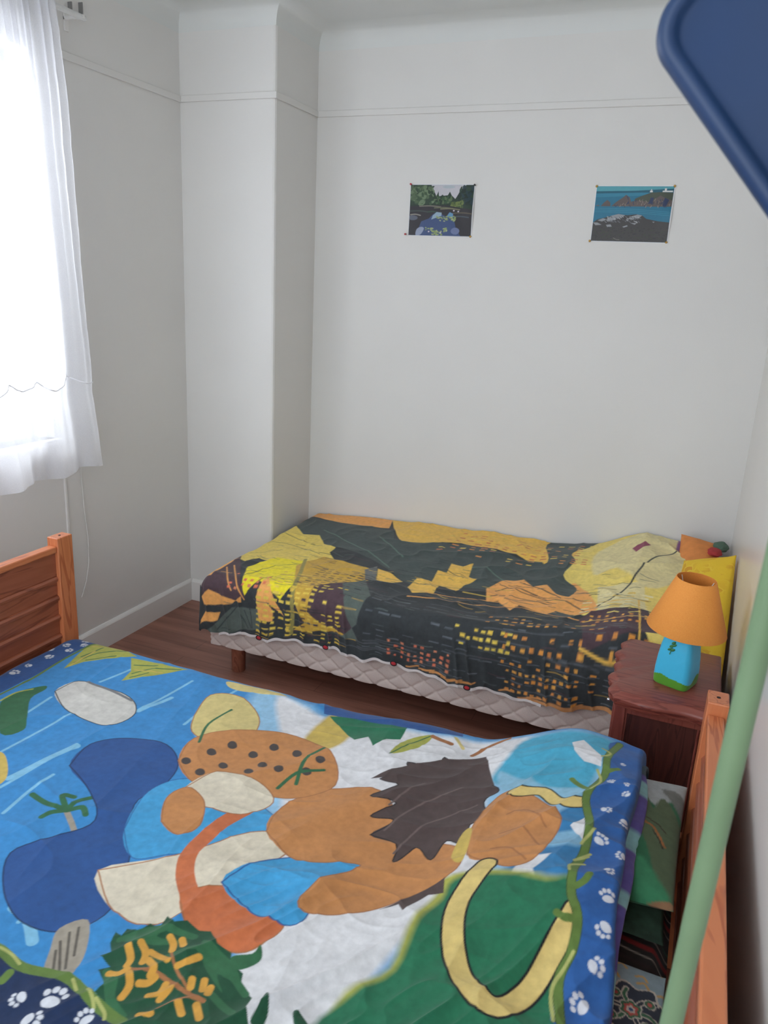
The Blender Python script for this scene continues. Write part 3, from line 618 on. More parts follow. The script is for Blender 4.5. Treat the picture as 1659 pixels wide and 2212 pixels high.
obj('window_sill', boxes((XL - 0.10, XL + 0.025, WY0 - 0.02, WY1 + 0.02, WZ0 - 0.025, WZ0), bev=0.004), M['trim'], win)
# cable strip under the window and a loose cord on the wall
struct('trim_5', boxes((XL, XL + 0.008, 2.292, 2.303, 0.1, 0.96), bev=0.002), M['trim'])
cord = obj('cord', tube(bmesh.new(), [(XL + 0.006, 2.385, 0.97), (XL + 0.005, 2.386, 0.80), (XL + 0.006, 2.39, 0.66), (XL + 0.005, 2.402, 0.54), (XL + 0.006, 2.398, 0.43), (XL + 0.005, 2.378, 0.35), (XL + 0.005, 2.352, 0.296), (XL + 0.006, 2.343, 0.285)], 0.0022, 8), plain('cord_white', (222, 220, 216), 0.4), None, True)
tag(cord, 'thin white cord hanging loose on the wall below the curtain', 'cord')

# curtain rail and its bracket
GM = plain('rail_metal', (150, 150, 150), 0.35, 0.8)
cr = empty('curtain_rail', (XL, 2.47, 2.50), 'white curtain rail with a small metal hook bracket near the ceiling', 'curtain rail')
obj('rod', tube(bmesh.new(), [(-2.235, 0.3, 2.478), (-2.235, 2.46, 2.478)], 0.010, 12), plain('rod_white', (214, 214, 212), 0.35), cr, True)
obj('bracket_arm', boxes((-2.315, -2.225, 2.44, 2.452, 2.474, 2.486), (-2.315, -2.309, 2.44, 2.46, 2.44, 2.50), bev=0.0015), M['trim'], cr)
hk = bmesh.new(); box(hk, XL, XL + 0.012, 2.466, 2.523, 2.503, 2.514, bev=0.001)
box(hk, XL, XL + 0.018, 2.466, 2.470, 2.503, 2.538); box(hk, XL, XL + 0.018, 2.519, 2.523, 2.503, 2.552)
obj('hook_bracket', hk, GM, cr); obj('wall_plate', boxes((XL, XL + 0.006, 2.53, 2.555, 2.502, 2.532), bev=0.001), M['wall'], cr)

# sheer curtain
cm = bpy.data.materials.new('sheer_curtain'); cm.use_nodes = True; nt = cm.node_tree; nt.nodes.clear()
o_ = nt.nodes.new('ShaderNodeOutputMaterial'); di = nt.nodes.new('ShaderNodeBsdfDiffuse'); tl = nt.nodes.new('ShaderNodeBsdfTranslucent'); tp = nt.nodes.new('ShaderNodeBsdfTransparent')
di.inputs[0].default_value = srgb((240, 240, 244)); tl.inputs[0].default_value = srgb((246, 247, 252)); tp.inputs[0].default_value = (0.98, 0.98, 1, 1)
m1 = nt.nodes.new('ShaderNodeMixShader'); m2 = nt.nodes.new('ShaderNodeMixShader'); m1.inputs[0].default_value = 0.5
nt.links.new(di.outputs[0], m1.inputs[1]); nt.links.new(tl.outputs[0], m1.inputs[2])
tc = nt.nodes.new('ShaderNodeTexCoord'); wn = nt.nodes.new('ShaderNodeTexNoise'); wn.inputs['Scale'].default_value = 400; nt.links.new(tc.outputs['Object'], wn.inputs['Vector'])
mr = nt.nodes.new('ShaderNodeMapRange'); mr.inputs[3].default_value = 0.62; mr.inputs[4].default_value = 0.78; nt.links.new(wn.outputs[0], mr.inputs[0]); nt.links.new(mr.outputs[0], m2.inputs[0])
nt.links.new(tp.outputs[0], m2.inputs[1]); nt.links.new(m1.outputs[0], m2.inputs[2]); nt.links.new(m2.outputs[0], o_.inputs[0])
M['sheer'] = cm
ct = empty('curtain', (-2.22, 1.5, 0.86), 'sheer white gathered curtain with a scalloped cord seam in front of the window', 'curtain')
def curtain_xyz(U, V):
    """U 0..1 from the far (right) edge towards the camera, V 0..1 from the top down"""
    y_edge = np.interp(V, [0, 0.18, 0.45, 0.75, 0.82, 1.0], [2.295, 2.325, 2.350, 2.372, 2.368, 2.400])
    near = 0.62
    y = y_edge + (near - y_edge) * U
    g = 0.35 + 0.65 * V
    x = -2.225 + g * (0.020 * np.sin(U * 62 + 1.2 * np.sin(U * 17) + 0.6 * V) + 0.012 * np.sin(U * 151 + 2 * V + 1.3) * (1 - 0.6 * V))
    x = x + 0.010 * (1 - V) * np.sin(U * 330) + 0.016 * sstep(0.74, 1.0, V) * np.sin(U * 34 + 0.4)
    y = y + 0.006 * (1 - V) * np.sin(U * 290 + 1) + 0.010 * np.sin(V * 9 + U * 40) * 0.4
    hem = 0.862 + 0.010 * np.sin(U * 40) - 0.010 * sstep(0.05, 0.2, U)
    z = 2.505 + (hem - 2.505) * V
    return np.stack([x, y, z], -1)
U, V = np.meshgrid(np.linspace(0, 1, 560), np.linspace(0, 1, 150), indexing='ij')
XYZ = curtain_xyz(U, V); XYZ[..., 0] += 0.0025 * (fbm(U * 1.7, V * 1.6, 0.06, 5) - 0.5) * 2
grid_mesh('cloth', XYZ, cm, ct)
UU = np.linspace(0, 1, 900); sc = 0.785 + 0.022 * np.abs(np.sin(UU * 38 + 0.9)) - 0.01
pp = curtain_xyz(UU, sc); pp[..., 0] += 0.003
obj('scallop_cord', tube(bmesh.new(), [tuple(p) for p in pp], 0.0024, 6), plain('cord_seam', (238, 238, 242), 0.6), ct, True)
for i, u in enumerate(np.linspace(0.01, 0.97, 24)):
    p = curtain_xyz(np.array(u), np.array(0.0)); q = [( -2.235 + 0.014 * sin(a), float(p[1]), 2.478 + 0.016 * cos(a)) for a in np.linspace(0, 2 * pi, 14)]
    obj('curtain_ring', tube(bmesh.new(), q, 0.0016, 6), plain('ring_white', (225, 225, 225), 0.4) if i == 0 else bpy.data.materials['ring_white'], ct, True)

# ------------------------------------------------------------------ far bed
FB = empty('far_bed', (-0.8, 2.97, 0), 'single bed along the back wall with a pale quilted box spring on round wooden legs', 'bed')
qm = plain('quilted_ticking', (222, 206, 198), 0.85, 0, 500, 0.15, 0.04)
def groove(a, b):
    la, lb = 0.10, 0.066
    w = 0.0035 * np.sin(b * 60 + a * 20) + 0.002 * np.sin(a * 90)
    p = (a / la + (b + w) / lb); q = (a / la - (b + w) / lb)
    dp = np.abs(p - np.round(p)) * 0.035; dq = np.abs(q - np.round(q)) * 0.035
    return -0.0050 * np.exp(-(dp / 0.0028) ** 2) - 0.0035 * np.exp(-(dq / 0.0028) ** 2) + 0.0025 * np.abs(np.sin(pi * p) * np.sin(pi * q))
x0, x1, y0, y1, z0, z1 = -1.778, 0.16, 2.505, 3.44, 0.125, 0.262
a = np.arange(0, x1 - x0 + (y1 - y0), 0.004)
prof = np.concatenate([np.linspace(0, 0.137, 36)])
A, B = np.meshgrid(a, prof, indexing='ij'); n = groove(A, B) + 0.004 * np.sin(pi * B / 0.137) ** 0.5 - 0.004
Ls = y1 - y0
xs = np.where(A < Ls, x0 - n, x0 + (A - Ls)); ys = np.where(A < Ls, y1 - A, y0 - n)
rr = np.exp(-((A - Ls) / 0.012) ** 2) * 0.006; xs = xs + np.where(A >= Ls, rr, 0); ys = ys + np.where(A < Ls, rr, 0)
o = grid_mesh('box_spring', np.stack([xs, ys, z0 + B], -1), qm, FB)
obj('box_spring_core', boxes((x0 + 0.02, x1, y0 + 0.02, y1, z0 + 0.001, z1 - 0.002)), qm, FB)
lw = wood_mat('leg_wood', (150, 92, 70), (136, 80, 60), (120, 66, 50), axis='Z', knots=False)
for lx, ly in ((-1.672, 2.565), (0.05, 2.565), (-1.672, 3.36), (0.05, 3.36), (-0.8, 2.95)):
    obj('leg', lathe(bmesh.new(), [(0.027, 0), (0.029, 0.004), (0.030, 0.06), (0.031, 0.124)], lx, ly, 32), lw, FB, True)
obj('mattress', boxes((-1.76, 0.15, 2.53, 3.44, 0.262, 0.41), bev=0.03), plain('mattress_white', (220, 214, 208), 0.9), FB)
o = obj('fitted_sheet', boxes((-1.765, 0.155, 2.522, 3.445, 0.264, 0.415), bev=0.03), plain('fitted_sheet_orange', (206, 132, 84), 0.9, 0, 40, 0.2), FB); o['label'] = 'orange brown fitted sheet on the mattress'

# far duvet: night city print, without any figure
P = Painter(-1.90, 0.05, -0.168, 1.05, 0.0035, (58, 62, 64))
rs = random.Random(11)
BR = (120, 122, 122)
for k in range(46):     # rough brush strokes of the dark towers
    x = rs.uniform(-1.15, 0.0); t = rs.uniform(-0.2, 0.16); L = rs.uniform(0.04, 0.22)
    P.line([(x, t), (x + L / 2, t + rs.uniform(-.004, .004)), (x + L, t + rs.uniform(-.006, .006))], (86, 90, 94), 0.004)
P.run(FAR_PRINT)
def windows(x0, x1, t0, t1, dx, dt, w, h, cols, fill=0.75, slope=0.0, seed=0):
    r = random.Random(seed); x = x0
    while x < x1:
        t = t0
        while t < t1:
            if r.random() < fill:
                ww = w * r.uniform(0.7, 1.3); hh = h * r.uniform(0.7, 1.25); c = r.choice(cols); tt = t + slope * (x - x0) + r.uniform(-.002, .002)
                P.poly([(x, tt), (x + ww, tt + r.uniform(-.002, .002)), (x + ww, tt + hh), (x + r.uniform(-.002, .003), tt + hh)], c)
            t += dt
        x += dx
OW = [(222, 150, 70), (226, 165, 80), (210, 140, 75)]; YW = [(222, 190, 80), (232, 205, 90)]; GW = [(104, 110, 116), (92, 98, 104)]; RW = [(220, 120, 90), (215, 135, 100)]
windows(-1.05, -0.15, -0.17, 0.13, 0.052, 0.030, 0.036, 0.004, GW, 0.45, 0, 3)
windows(-0.95, -0.70, -0.13, -0.06, 0.026, 0.022, 0.011, 0.011, RW, 0.7, 0, 5)
windows(-0.70, -0.50, 0.0, 0.06, 0.024, 0.024, 0.016, 0.009, YW, 0.75, 0, 6)
windows(-0.52, -0.22, -0.04, 0.06, 0.032, 0.028, 0.013, 0.012, OW, 0.6, 0, 7)
windows(-0.50, -0.24, -0.15, -0.05, 0.024, 0.026, 0.012, 0.012, OW, 0.8, 0, 8)
windows(-0.26, -0.02, -0.16, 0.08, 0.050, 0.036, 0.017, 0.013, OW, 0.6, 0, 9)
windows(-0.60, -0.20, 0.09, 0.15, 0.030, 0.022, 0.015, 0.007, OW, 0.6, 0, 10)
windows(-1.38, -1.16, -0.15, 0.12, 0.030, 0.020, 0.020, 0.008, YW + [(84, 66, 72)], 0.8, 0, 12)
windows(-1.52, -1.36, -0.15, 0.20, 0.034, 0.026, 0.022, 0.010, YW, 0.75, 0, 13)
windows(-1.36, -1.12, 0.14, 0.30, 0.036, 0.022, 0.024, 0.006, [(52, 58, 60), (84, 66, 72)], 0.8, 0, 14)
windows(-0.28, -0.06, 0.15, 0.21, 0.026, 0.026, 0.012, 0.012, OW, 0.7, 0, 15)
windows(-0.30, -0.10, 0.27, 0.42, 0.05, 0.024, 0.034, 0.010, [(222, 190, 100), (240, 228, 180)], 0.7, 0, 16)
windows(-1.0, -0.35, 0.70, 0.98, 0.045, 0.030, 0.024, 0.010, [(220, 150, 90), (205, 120, 80), (232, 200, 100)], 0.55, 0.02, 17)
windows(-1.66, -1.50, 0.02, 0.12, 0.03, 0.022, 0.012, 0.012, RW, 0.5, 0, 18)
for k in range(230):     # dense wood-cut like strokes over the whole print
    x = rs.uniform(-1.75, -0.12); t = rs.uniform(-0.20, 0.62); L = rs.uniform(0.02, 0.09); a = rs.uniform(-0.5, 0.35) if t > 0.1 else rs.uniform(-.08, .08)
    P.line([(x, t), (x + L / 2, t + L * a * 0.5 + rs.uniform(-.004, .004)), (x + L, t + L * a)], rs.choice([(54, 60, 62), (54, 60, 62), (84, 92, 92), (98, 108, 104), (84, 66, 72), (196, 160, 80)] if t < .45 else [(54, 60, 62), (90, 100, 98)]), rs.uniform(.0015, .0035))
for k in range(60):
    x = rs.uniform(-1.5, -0.15); t = rs.uniform(0.10, 0.50); L = rs.uniform(0.03, 0.12)
    P.line([(x, t), (x + L, t + rs.uniform(-.02, .012))], rs.choice([(52, 58, 60), (84, 92, 90), (210, 180, 90), (84, 66, 72)]), rs.uniform(.002, .005))
for k in range(18):
    x = rs.uniform(-0.9, 0.0); P.line([(x, -0.158), (x + 0.05, -0.148)], (214, 150, 90), 0.006)
P.poly([(-0.45, -0.18), (0.1, -0.18), (0.1, -0.145), (-0.25, -0.15), (-0.45, -0.162)], (200, 142, 92), 0, 0.004)
X, Tt = np.meshgrid(P.x, P.y, indexing='ij')
yf = np.full(X.shape, 2.46)
def ftop(x): return np.interp(x, [-1.9, -1.8, -1.2, -.6, -.33, -.13, .1], [.43, .445, .475, .47, .50, .56, .56])
R = 0.06; arc = 0.094
hem = np.interp(X, [-1.9, -1.74, -1.64, -1.45, -1.3, -1.18, -0.9, -0.65, -0.48, -0.31, -0.13, 0.1], [-0.20, -0.19, -0.176, -0.15, -0.136, -0.135, -0.14, -0.15, -0.157, -0.153, -0.135, -0.13])     # hem height below the rounding
hem = hem + 0.006 * np.sin(X * 31) + 0.004 * np.sin(X * 74)
tt = np.where(Tt < 0, Tt / 0.168 * -hem, Tt)
zt = ftop(X); k = np.clip(tt / arc, 0, 1) * pi / 2
Yv = 2.46 + R * (1 - np.cos(k)) + np.maximum(tt - arc, 0)
Zv = np.where(tt < 0, 0.40 + tt, 0.40 + (zt - 0.40) * np.sin(k))
crest = np.interp(X, [-1.85, -1.2, -.75, -.57, -.33, -.14, .07], [0.455, .50, .505, .50, .545, .622, .60])
back = sstep(2.75, 3.30, Yv); Zv = Zv + back * np.maximum(crest - zt, 0) * (tt > 0)
Yv = np.minimum(Yv, 3.474 - 0.0 * X)
drop = np.maximum(tt + 0 - (3.474 - 2.52 + arc), 0); Zv = Zv - drop
# wrinkles: vertical on the hanging side, diagonal on the top
side = sstep(0.10, -0.05, tt); top = 1 - side
fold = 0.016 * np.sin(X * 26 + 3 * np.sin(X * 5)) * sstep(-1.0, -0.3, X) + 0.010 * np.sin(X * 17 + 1)
Yv = Yv - side * (fold * sstep(0.02, -0.2, tt) * 1.0 + 0.010 * ridge(X * 3 + tt * 0.6, tt * 0.6, 0.12, 3, 3))
Zv = Zv + top * (0.020 * (fbm(X, tt, 0.35, 21) - 0.5) + 0.014 * ridge(X + 0.7 * tt, tt * 1.2 - X * 0.35, 0.16, 33, 3) * sstep(-1.3, -0.4, X) + 0.006 * ridge(X, tt, 0.08, 40, 2)) * sstep(0.0, 0.1, tt)
# foot end: the cloth rolls down over the end of the mattress
Xv = X.copy(); e = np.clip(-1.80 - X, 0, 1); aa = np.clip((-1.745 - X) / 0.10, 0, 1)
Xv = np.where(X < -1.745, -1.745 - 0.055 * np.sin(aa * pi / 2), X)
fall = 0.05 * (1 - np.cos(aa * pi / 2)); xe = np.clip(-1.845 - X, 0, 1)
Zv = np.where(tt > 0, Zv - fall * 1.0, Zv - 0.0)
Yv = np.where(tt < arc, Yv + 0.45 * fall * sstep(arc, 0, tt), Yv)
Zv = np.where((X < -1.845) & (tt > 0), Zv - (-1.845 - X) * 1.5, Zv)
M['cprint'] = cloth_print_mat('printed_cotton')
fd = empty('city_print_duvet', (-0.85, 2.96, 0.42), 'rumpled dark grey and yellow night city print duvet on the far bed', 'duvet')
grid_mesh('duvet_cover', np.stack([Xv, Yv, Zv], -1), M['cprint'], fd, P.C)
# end flap closing the foot end
u_, v_ = np.meshgrid(np.linspace(0, 1, 60), np.linspace(0, 1, 30), indexing='ij')
yy = 2.475 + u_ * 0.985; bulge = np.sin(pi * v_) * 0.022
zz = 0.20 + v_ * 0.185 + 0.004 * np.sin(u_ * 50); xx = -1.786 + 0.02 * (1 - v_) ** 2 - bulge * (0.8 + 0.3 * np.sin(u_ * 9)) + 0.004 * ridge(yy, zz, .07, 3)
Pf = np.zeros(u_.shape + (3,)); Pf[:] = srgb((205, 140, 88))[:3]; Pf[(v_ > .35) & (v_ < .62)] = srgb((84, 66, 72))[:3]; Pf[(v_ > .85)] = srgb((84, 66, 72))[:3]
grid_mesh('foot_drape', np.stack([xx, yy, zz], -1), M['cprint'], fd, Pf)
# white hem with small red dots along the lower edge
hx = np.linspace(-1.70, -0.36, 240); j = [int(np.searchsorted(P.x, q)) for q in hx]
hp = [(float(Xv[i, 0]), float(Yv[i, 0]) - 0.001, float(Zv[i, 0]) - 0.002) for i in j]
bm = bmesh.new(); prev = None
for (x, y, z) in hp:
    w_ = 0.008 + 0.005 * sin(x * 23) ** 2
    cur = [bm.verts.new((x, y - 0.002, z + 0.004)), bm.verts.new((x, y - 0.003, z - w_ * 0.6)), bm.verts.new((x, y + 0.010, z - w_)), bm.verts.new((x, y + 0.02, z + 0.002))]
    if prev:
        for q in range(3): bm.faces.new((prev[q], prev[q + 1], cur[q + 1], cur[q]))
    prev = cur
obj('white_hem', bm, plain('hem_white', (214, 206, 204), 0.9), fd, True)
rd = plain('hem_red', (190, 50, 60), 0.8); kd = plain('hem_black', (40, 34, 38), 0.8)
for hxp in (-1.50, -1.21, -0.92, -0.63):
    i = int(np.searchsorted(P.x, hxp)); c = (float(Xv[i, 0]), float(Yv[i, 0]) - 0.004, float(Zv[i, 0]) - 0.001)
    bm = bmesh.new(); bmesh.ops.create_uvsphere(bm, u_segments=16, v_segments=8, radius=1.0)
    for v in bm.verts: v.co = Vector((c[0] + v.co.x * 0.011, c[1] + v.co.y * 0.003, c[2] + v.co.z * 0.008))
    obj('hem_dot', bm, rd, fd, True)
    bm = bmesh.new(); tube(bm, [(c[0] + 0.012 * cos(q), c[1] - 0.001, c[2] + 0.009 * sin(q)) for q in np.linspace(0, 2 * pi, 20)], 0.0018, 6); obj('dot_outline', bm, kd, fd, True)
# head end hem of the duvet
hy = [i for i in range(len(P.y)) if P.y[i] > 0.12 and Yv[-1, i] < 3.47]
obj('head_hem', tube(bmesh.new(), [(float(Xv[-1, i]), float(Yv[-1, i]), float(Zv[-1, i])) for i in hy[::4]], 0.007, 8), plain('hem_lilac', (206, 190, 208), 0.9), fd, True)

def pillow(name, corners, th, mat, parent=None, n=60, seed=1, pinch=0.10, paint=None, wr=0.004):
    """corners TL, TR, BR, BL in space; th = half thickness"""
    c = [Vector(p) for p in corners]; nrm = (c[1] - c[0]).cross(c[3] - c[0]).normalized()
    if nrm.z < 0: nrm = -nrm
    u, v = np.meshgrid(np.linspace(0, 1, n), np.linspace(0, 1, n), indexing='ij')
    uu = u - 0.5; vv = v - 0.5
    pu = u + pinch * uu * (4 * vv * vv - 1) * (-1) * -1 * 0.5; pv = v + pinch * vv * (4 * uu * uu - 1) * 0.5
    C = [np.array(q) for q in c]
    base = (C[0][None, None] * ((1 - pu) * (1 - pv))[..., None] + C[1] * (pu * (1 - pv))[..., None] + C[2] * (pu * pv)[..., None] + C[3] * ((1 - pu) * pv)[..., None])
    h = (np.sin(pi * np.clip(u, 0, 1)) * np.sin(pi * np.clip(v, 0, 1))) ** 0.42
    sz = (C[1] - C[0]); L = np.linalg.norm(sz)
    wrk = wr * (ridge(u * L + 0.4 * v * L, v * L - 0.3 * u * L, 0.09, seed, 2) - 0.4) * 2 * h
    N = np.array(nrm)
    topm = base + N * (th * h + wrk)[..., None]; bot = base - N * (th * h)[..., None]
    both = np.concatenate([topm, bot[::-1][1:]], 0)
    col = None
    if paint is not None:
        ct_ = paint(topm); col = np.concatenate([ct_, ct_[::-1][1:]], 0)
    return grid_mesh(name, both, mat, parent, col)

# yellow pillow with line print, orange pillow and a small folded cloth behind it
ym, nt, b = new_mat('yellow_print_cotton'); v = coords(nt, (1, 1, 1), (0.6, 0.5, 0.5))
bk = nt.nodes.new('ShaderNodeTexBrick'); bk.inputs['Scale'].default_value = 9; bk.inputs['Mortar Size'].default_value = 0.03; bk.inputs['Color1'].default_value = srgb((214, 150, 40)); bk.inputs['Color2'].default_value = srgb((232, 190, 50)); bk.inputs['Mortar'].default_value = srgb((236, 200, 62))
n1 = tex(nt, 'ShaderNodeTexNoise', 7, 3, v, Distortion=1.5)
mxv = nt.nodes.new('ShaderNodeMix'); mxv.data_type = 'RGBA'; mxv.inputs[0].default_value = 0.12; nt.links.new(v, mxv.inputs[6]); nt.links.new(n1.outputs[1], mxv.inputs[7]); nt.links.new(mxv.outputs[2], bk.inputs['Vector'])
mx = nt.nodes.new('ShaderNodeMix'); mx.data_type = 'RGBA'; mx.inputs[7].default_value = srgb((234, 194, 50)); nt.links.new(ramp(nt, n1.outputs[0], [(0.42, (0, 0, 0)), (0.5, (255, 255, 255))]), mx.inputs[0]); nt.links.new(bk.outputs[0], mx.inputs[6])
nt.links.new(mx.outputs[2], b.inputs['Base Color']); b.inputs['Roughness'].default_value = 0.85; bump(nt, b, tex(nt, 'ShaderNodeTexNoise', 30, 4, v).outputs[0], 0.3, 0.006)
yp = empty('yellow_pillow', (0.1, 2.75, 0.5), 'bright yellow printed pillow leaning on the right wall at the head of the far bed', 'pillow')
pillow('pillowcase', [(0.024, 3.02, 0.672), (0.194, 2.93, 0.752), (0.188, 2.46, 0.45), (0.01, 2.52, 0.44)], 0.045, ym, yp, seed=4, pinch=0.05)
op = empty('orange_pillow', (0.05, 3.3, 0.5), 'plain orange pillow standing behind the yellow pillow in the corner', 'pillow')
pillow('pillowcase', [(0.0, 3.40, 0.668), (0.15, 3.38, 0.650), (0.165, 3.12, 0.50), (0.0, 3.12, 0.50)], 0.05, plain('orange_cotton', (222, 140, 76), 0.85, 0, 40, 0.2), op, seed=5)
fc = empty('folded_cloth', (0.16, 3.38, 0.6), 'small green and red folded cloth tucked in the room corner behind the pillows', 'cloth')
def lump(name, c, r, mat, parent, seed):
    bm = bmesh.new(); bmesh.ops.create_icosphere(bm, subdivisions=4, radius=1.0)
    for v in bm.verts:
        k = 1 + 0.18 * mnoise.noise(v.co * 2.2 + Vector((seed, 0, 0))); v.co = Vector((c[0] + v.co.x * r[0] * k, c[1] + v.co.y * r[1] * k, c[2] + v.co.z * r[2] * k))
    return obj(name, bm, mat, parent, True)
lump('green_fold', (0.158, 3.35, 0.652), (0.030, 0.045, 0.020), plain('green_fabric', (84, 108, 92), 0.9, 0, 60, 0.4), fc, 1)
lump('red_fold', (0.135, 3.30, 0.640), (0.030, 0.04, 0.016), plain('red_fabric', (176, 60, 60), 0.9, 0, 60, 0.4), fc, 2)

# ------------------------------------------------------------------ nightstand and lamp
NS = empty('nightstand', (0.03, 2.22, 0), 'reddish mahogany nightstand with a scalloped top between the beds', 'nightstand')
def scallop_outline(off=0.0):
    L, Rr, N0, F0 = -0.106 - off, 0.172 + off * 0.3, 2.035 - off, 2.440 + off
    pts = []
    for k in range(61):                     # front edge (facing -x), from far to near
        t = k / 60; y = F0 + (N0 - F0) * t
        x = L - 0.010 * (0.5 - 0.5 * cos(2 * pi * t * 2 + pi * 0.0)) - 0.010 * sin(pi * t) + 0.007 * cos(2 * pi * t * 5)
        pts.append((x, y))
    for k in range(1, 31):                  # near side with a slow double curve
        t = k / 30; pts.append((L + (Rr - L) * t, N0 + 0.006 * cos(2 * pi * t * 1.5) - 0.006))
    pts.append((Rr, F0))
    for k in range(1, 20):
        t = k / 20; pts.append((Rr + (L - Rr) * t, F0))
    return pts
bm = bmesh.new()
levels = [(0.012, 0.532), (0.014, 0.538), (0.006, 0.541), (0.006, 0.545), (0.016, 0.549), (0.017, 0.556), (0.012, 0.562), (0.003, 0.566), (0.002, 0.568), (-0.004, 0.570)]
rings = []
for off, z in levels: rings.append([bm.verts.new((x, y, z)) for x, y in scallop_outline(off - 0.012)])
for A_, B_ in zip(rings, rings[1:]):
    for k in range(len(A_)): bm.faces.new((A_[k], A_[(k + 1) % len(A_)], B_[(k + 1) % len(A_)], B_[k]))
bm.faces.new(rings[0][::-1]); bm.faces.new(rings[-1])
o = obj('top', bm, M['mahog'], NS, True); o.data.set_sharp_from_angle(angle=radians(50))
bx0, bx1, by0, by1 = -0.100, 0.160, 2.045, 2.425
obj('carcass', boxes((bx0 + 0.012, bx1 - 0.006, by0 + 0.010, by1 - 0.010, 0.085, 0.532)), M['mahog_shaded'], NS)
for yy in (by0, by1 - 0.022):
    fb = boxes((bx0, bx0 + 0.032, yy, yy + 0.022, 0.0, 0.532), (bx1 - 0.030, bx1, yy, yy + 0.022, 0.0, 0.532), (bx0 + 0.03, bx1 - 0.028, yy + 0.003, yy + 0.02, 0.507, 0.532), (bx0 + 0.03, bx1 - 0.028, yy + 0.003, yy + 0.02, 0.085, 0.12), bev=0.003)
    obj('side_frame', fb, M['mahog_z'], NS)
for xx in (bx0 + 0.034, bx1 - 0.036):
    obj('bead', tube(bmesh.new(), [(xx, by0 + 0.008, 0.12), (xx, by0 + 0.008, 0.507)], 0.0035, 8), M['mahog_z'], NS, True)
dr = obj('drawer', boxes((bx0 - 0.006, bx0 + 0.014, by0 + 0.03, by1 - 0.03, 0.40, 0.515), bev=0.004), M['mahog'], NS)
obj('knob', lathe(bmesh.new(), [(0.004, 0), (0.006, 0.008), (0.012, 0.014), (0.012, 0.02), (0.004, 0.026)], 0, 0, 20), plain('brass', (170, 130, 70), 0.3, 1.0), dr, True)
kb = bpy.data.objects['knob']; kb.matrix_world = Matrix.Translation((bx0 - 0.006, (by0 + by1) / 2, 0.457)) @ Matrix.Rotation(radians(-90), 4, 'Y')
obj('door', boxes((bx0 - 0.006, bx0 + 0.014, by0 + 0.03, by1 - 0.03, 0.12, 0.39), bev=0.004), M['mahog'], NS)
bm = bmesh.new(); bmesh.ops.create_uvsphere(bm, u_segments=16, v_segments=10, radius=0.005, matrix=Matrix.Translation((-0.117, 2.036, 0.544)))
obj('corner_stud', bm, plain('chrome', (210, 210, 214), 0.15, 1.0), NS, True)

LX, LY, LZ = 0.047, 2.186, 0.570
LP = empty('table_lamp', (LX, LY, LZ), 'bedside lamp with an orange cone shade on a sky blue base with green grass', 'lamp')
bprof = [(0.048, 0.0), (0.0505, 0.003), (0.0515, 0.020), (0.0512, 0.045), (0.0490, 0.080), (0.0450, 0.115), (0.0400, 0.142), (0.034, 0.156), (0.026, 0.162)]
nn = 96; zs = np.linspace(0, 0.162, 80); rr = np.interp(zs, [p[1] for p in bprof], [p[0] for p in bprof])
A, Z = np.meshgrid(np.linspace(0, 2 * pi, nn * 3 + 1), zs, indexing='ij'); rad = np.broadcast_to(rr, A.shape)
pw = 5.5; q = (np.abs(np.cos(A)) ** pw + np.abs(np.sin(A)) ** pw) ** (-1 / pw)
ang = radians(-20); ca, sa = cos(ang), sin(ang)
bx = rad * q * np.cos(A); by = rad * q * np.sin(A)
XYZ = np.stack([LX + bx * ca - by * sa, LY + bx * sa + by * ca, LZ + Z], -1)
grass = 0.026 + 0.007 * np.sin(A * 3 + 0.5) + 0.004 * np.sin(A * 5)
col = np.zeros(A.shape + (3,)); col[:] = srgb((70, 182, 220))[:3]; col[Z < grass] = srgb((86, 146, 46))[:3]
lm = cloth_print_mat('painted_plaster', 0.35, 0.02)
grid_mesh('base', XYZ, lm, LP, col, flip=False)
obj('base_cap', lathe(bmesh.new(), [(0.031, 0), (0.028, 0.004)], LX, LY, 24, cz=LZ + 0.160), plain('cap_blue', (70, 182, 220), 0.35), LP)
# little sprig of leaves in relief on the side that faces the room
def on_base(aa, z, lift=0.002):
    rd_ = float(np.interp(z, [p[1] for p in bprof], [p[0] for p in bprof])); qq = (abs(cos(aa)) ** pw + abs(sin(aa)) ** pw) ** (-1 / pw) * rd_ + lift
    x_, y_ = qq * cos(aa), qq * sin(aa); return Vector((LX + x_ * ca - y_ * sa, LY + x_ * sa + y_ * ca, LZ + z))
lg = plain('leaf_green', (58, 120, 60), 0.4)
a0 = radians(258)
sp = bmesh.new(); tube(sp, [on_base(a0, 0.098), on_base(a0 + 0.03, 0.110), on_base(a0 + 0.08, 0.124)], 0.0012, 6)
obj('sprig_stem', sp, lg, LP, True)
for da, z_, r_ in ((-0.06, 0.112, 0.006), (0.13, 0.112, 0.006), (0.0, 0.122, 0.006), (0.16, 0.126, 0.006), (0.08, 0.132, 0.006)):
    bm = bmesh.new(); bmesh.ops.create_uvsphere(bm, u_segments=12, v_segments=8, radius=1.0); c = on_base(a0 + da, z_, 0.001)
    for v in bm.verts: v.co = c + Vector((v.co.x * 0.006, v.co.y * 0.0025, v.co.z * 0.004 + v.co.x * 0.002))
    obj('leaf', bm, lg, LP, True)
obj('lamp_neck', lathe(bmesh.new(), [(0.008, 0), (0.008, 0.05)], LX, LY, 16, cz=LZ + 0.160), plain('neck_white', (220, 216, 208), 0.4), LP, True)
sm, nt, b = new_mat('orange_shade_fabric'); v = coords(nt)
fn = tex(nt, 'ShaderNodeTexNoise', 420, 2, v); nt.links.new(ramp(nt, fn.outputs[0], [(0.3, (232, 146, 62)), (0.7, (240, 158, 72))]), b.inputs['Base Color'])
b.inputs['Roughness'].default_value = 0.8; bump(nt, b, fn.outputs[0], 0.15, 0.002)
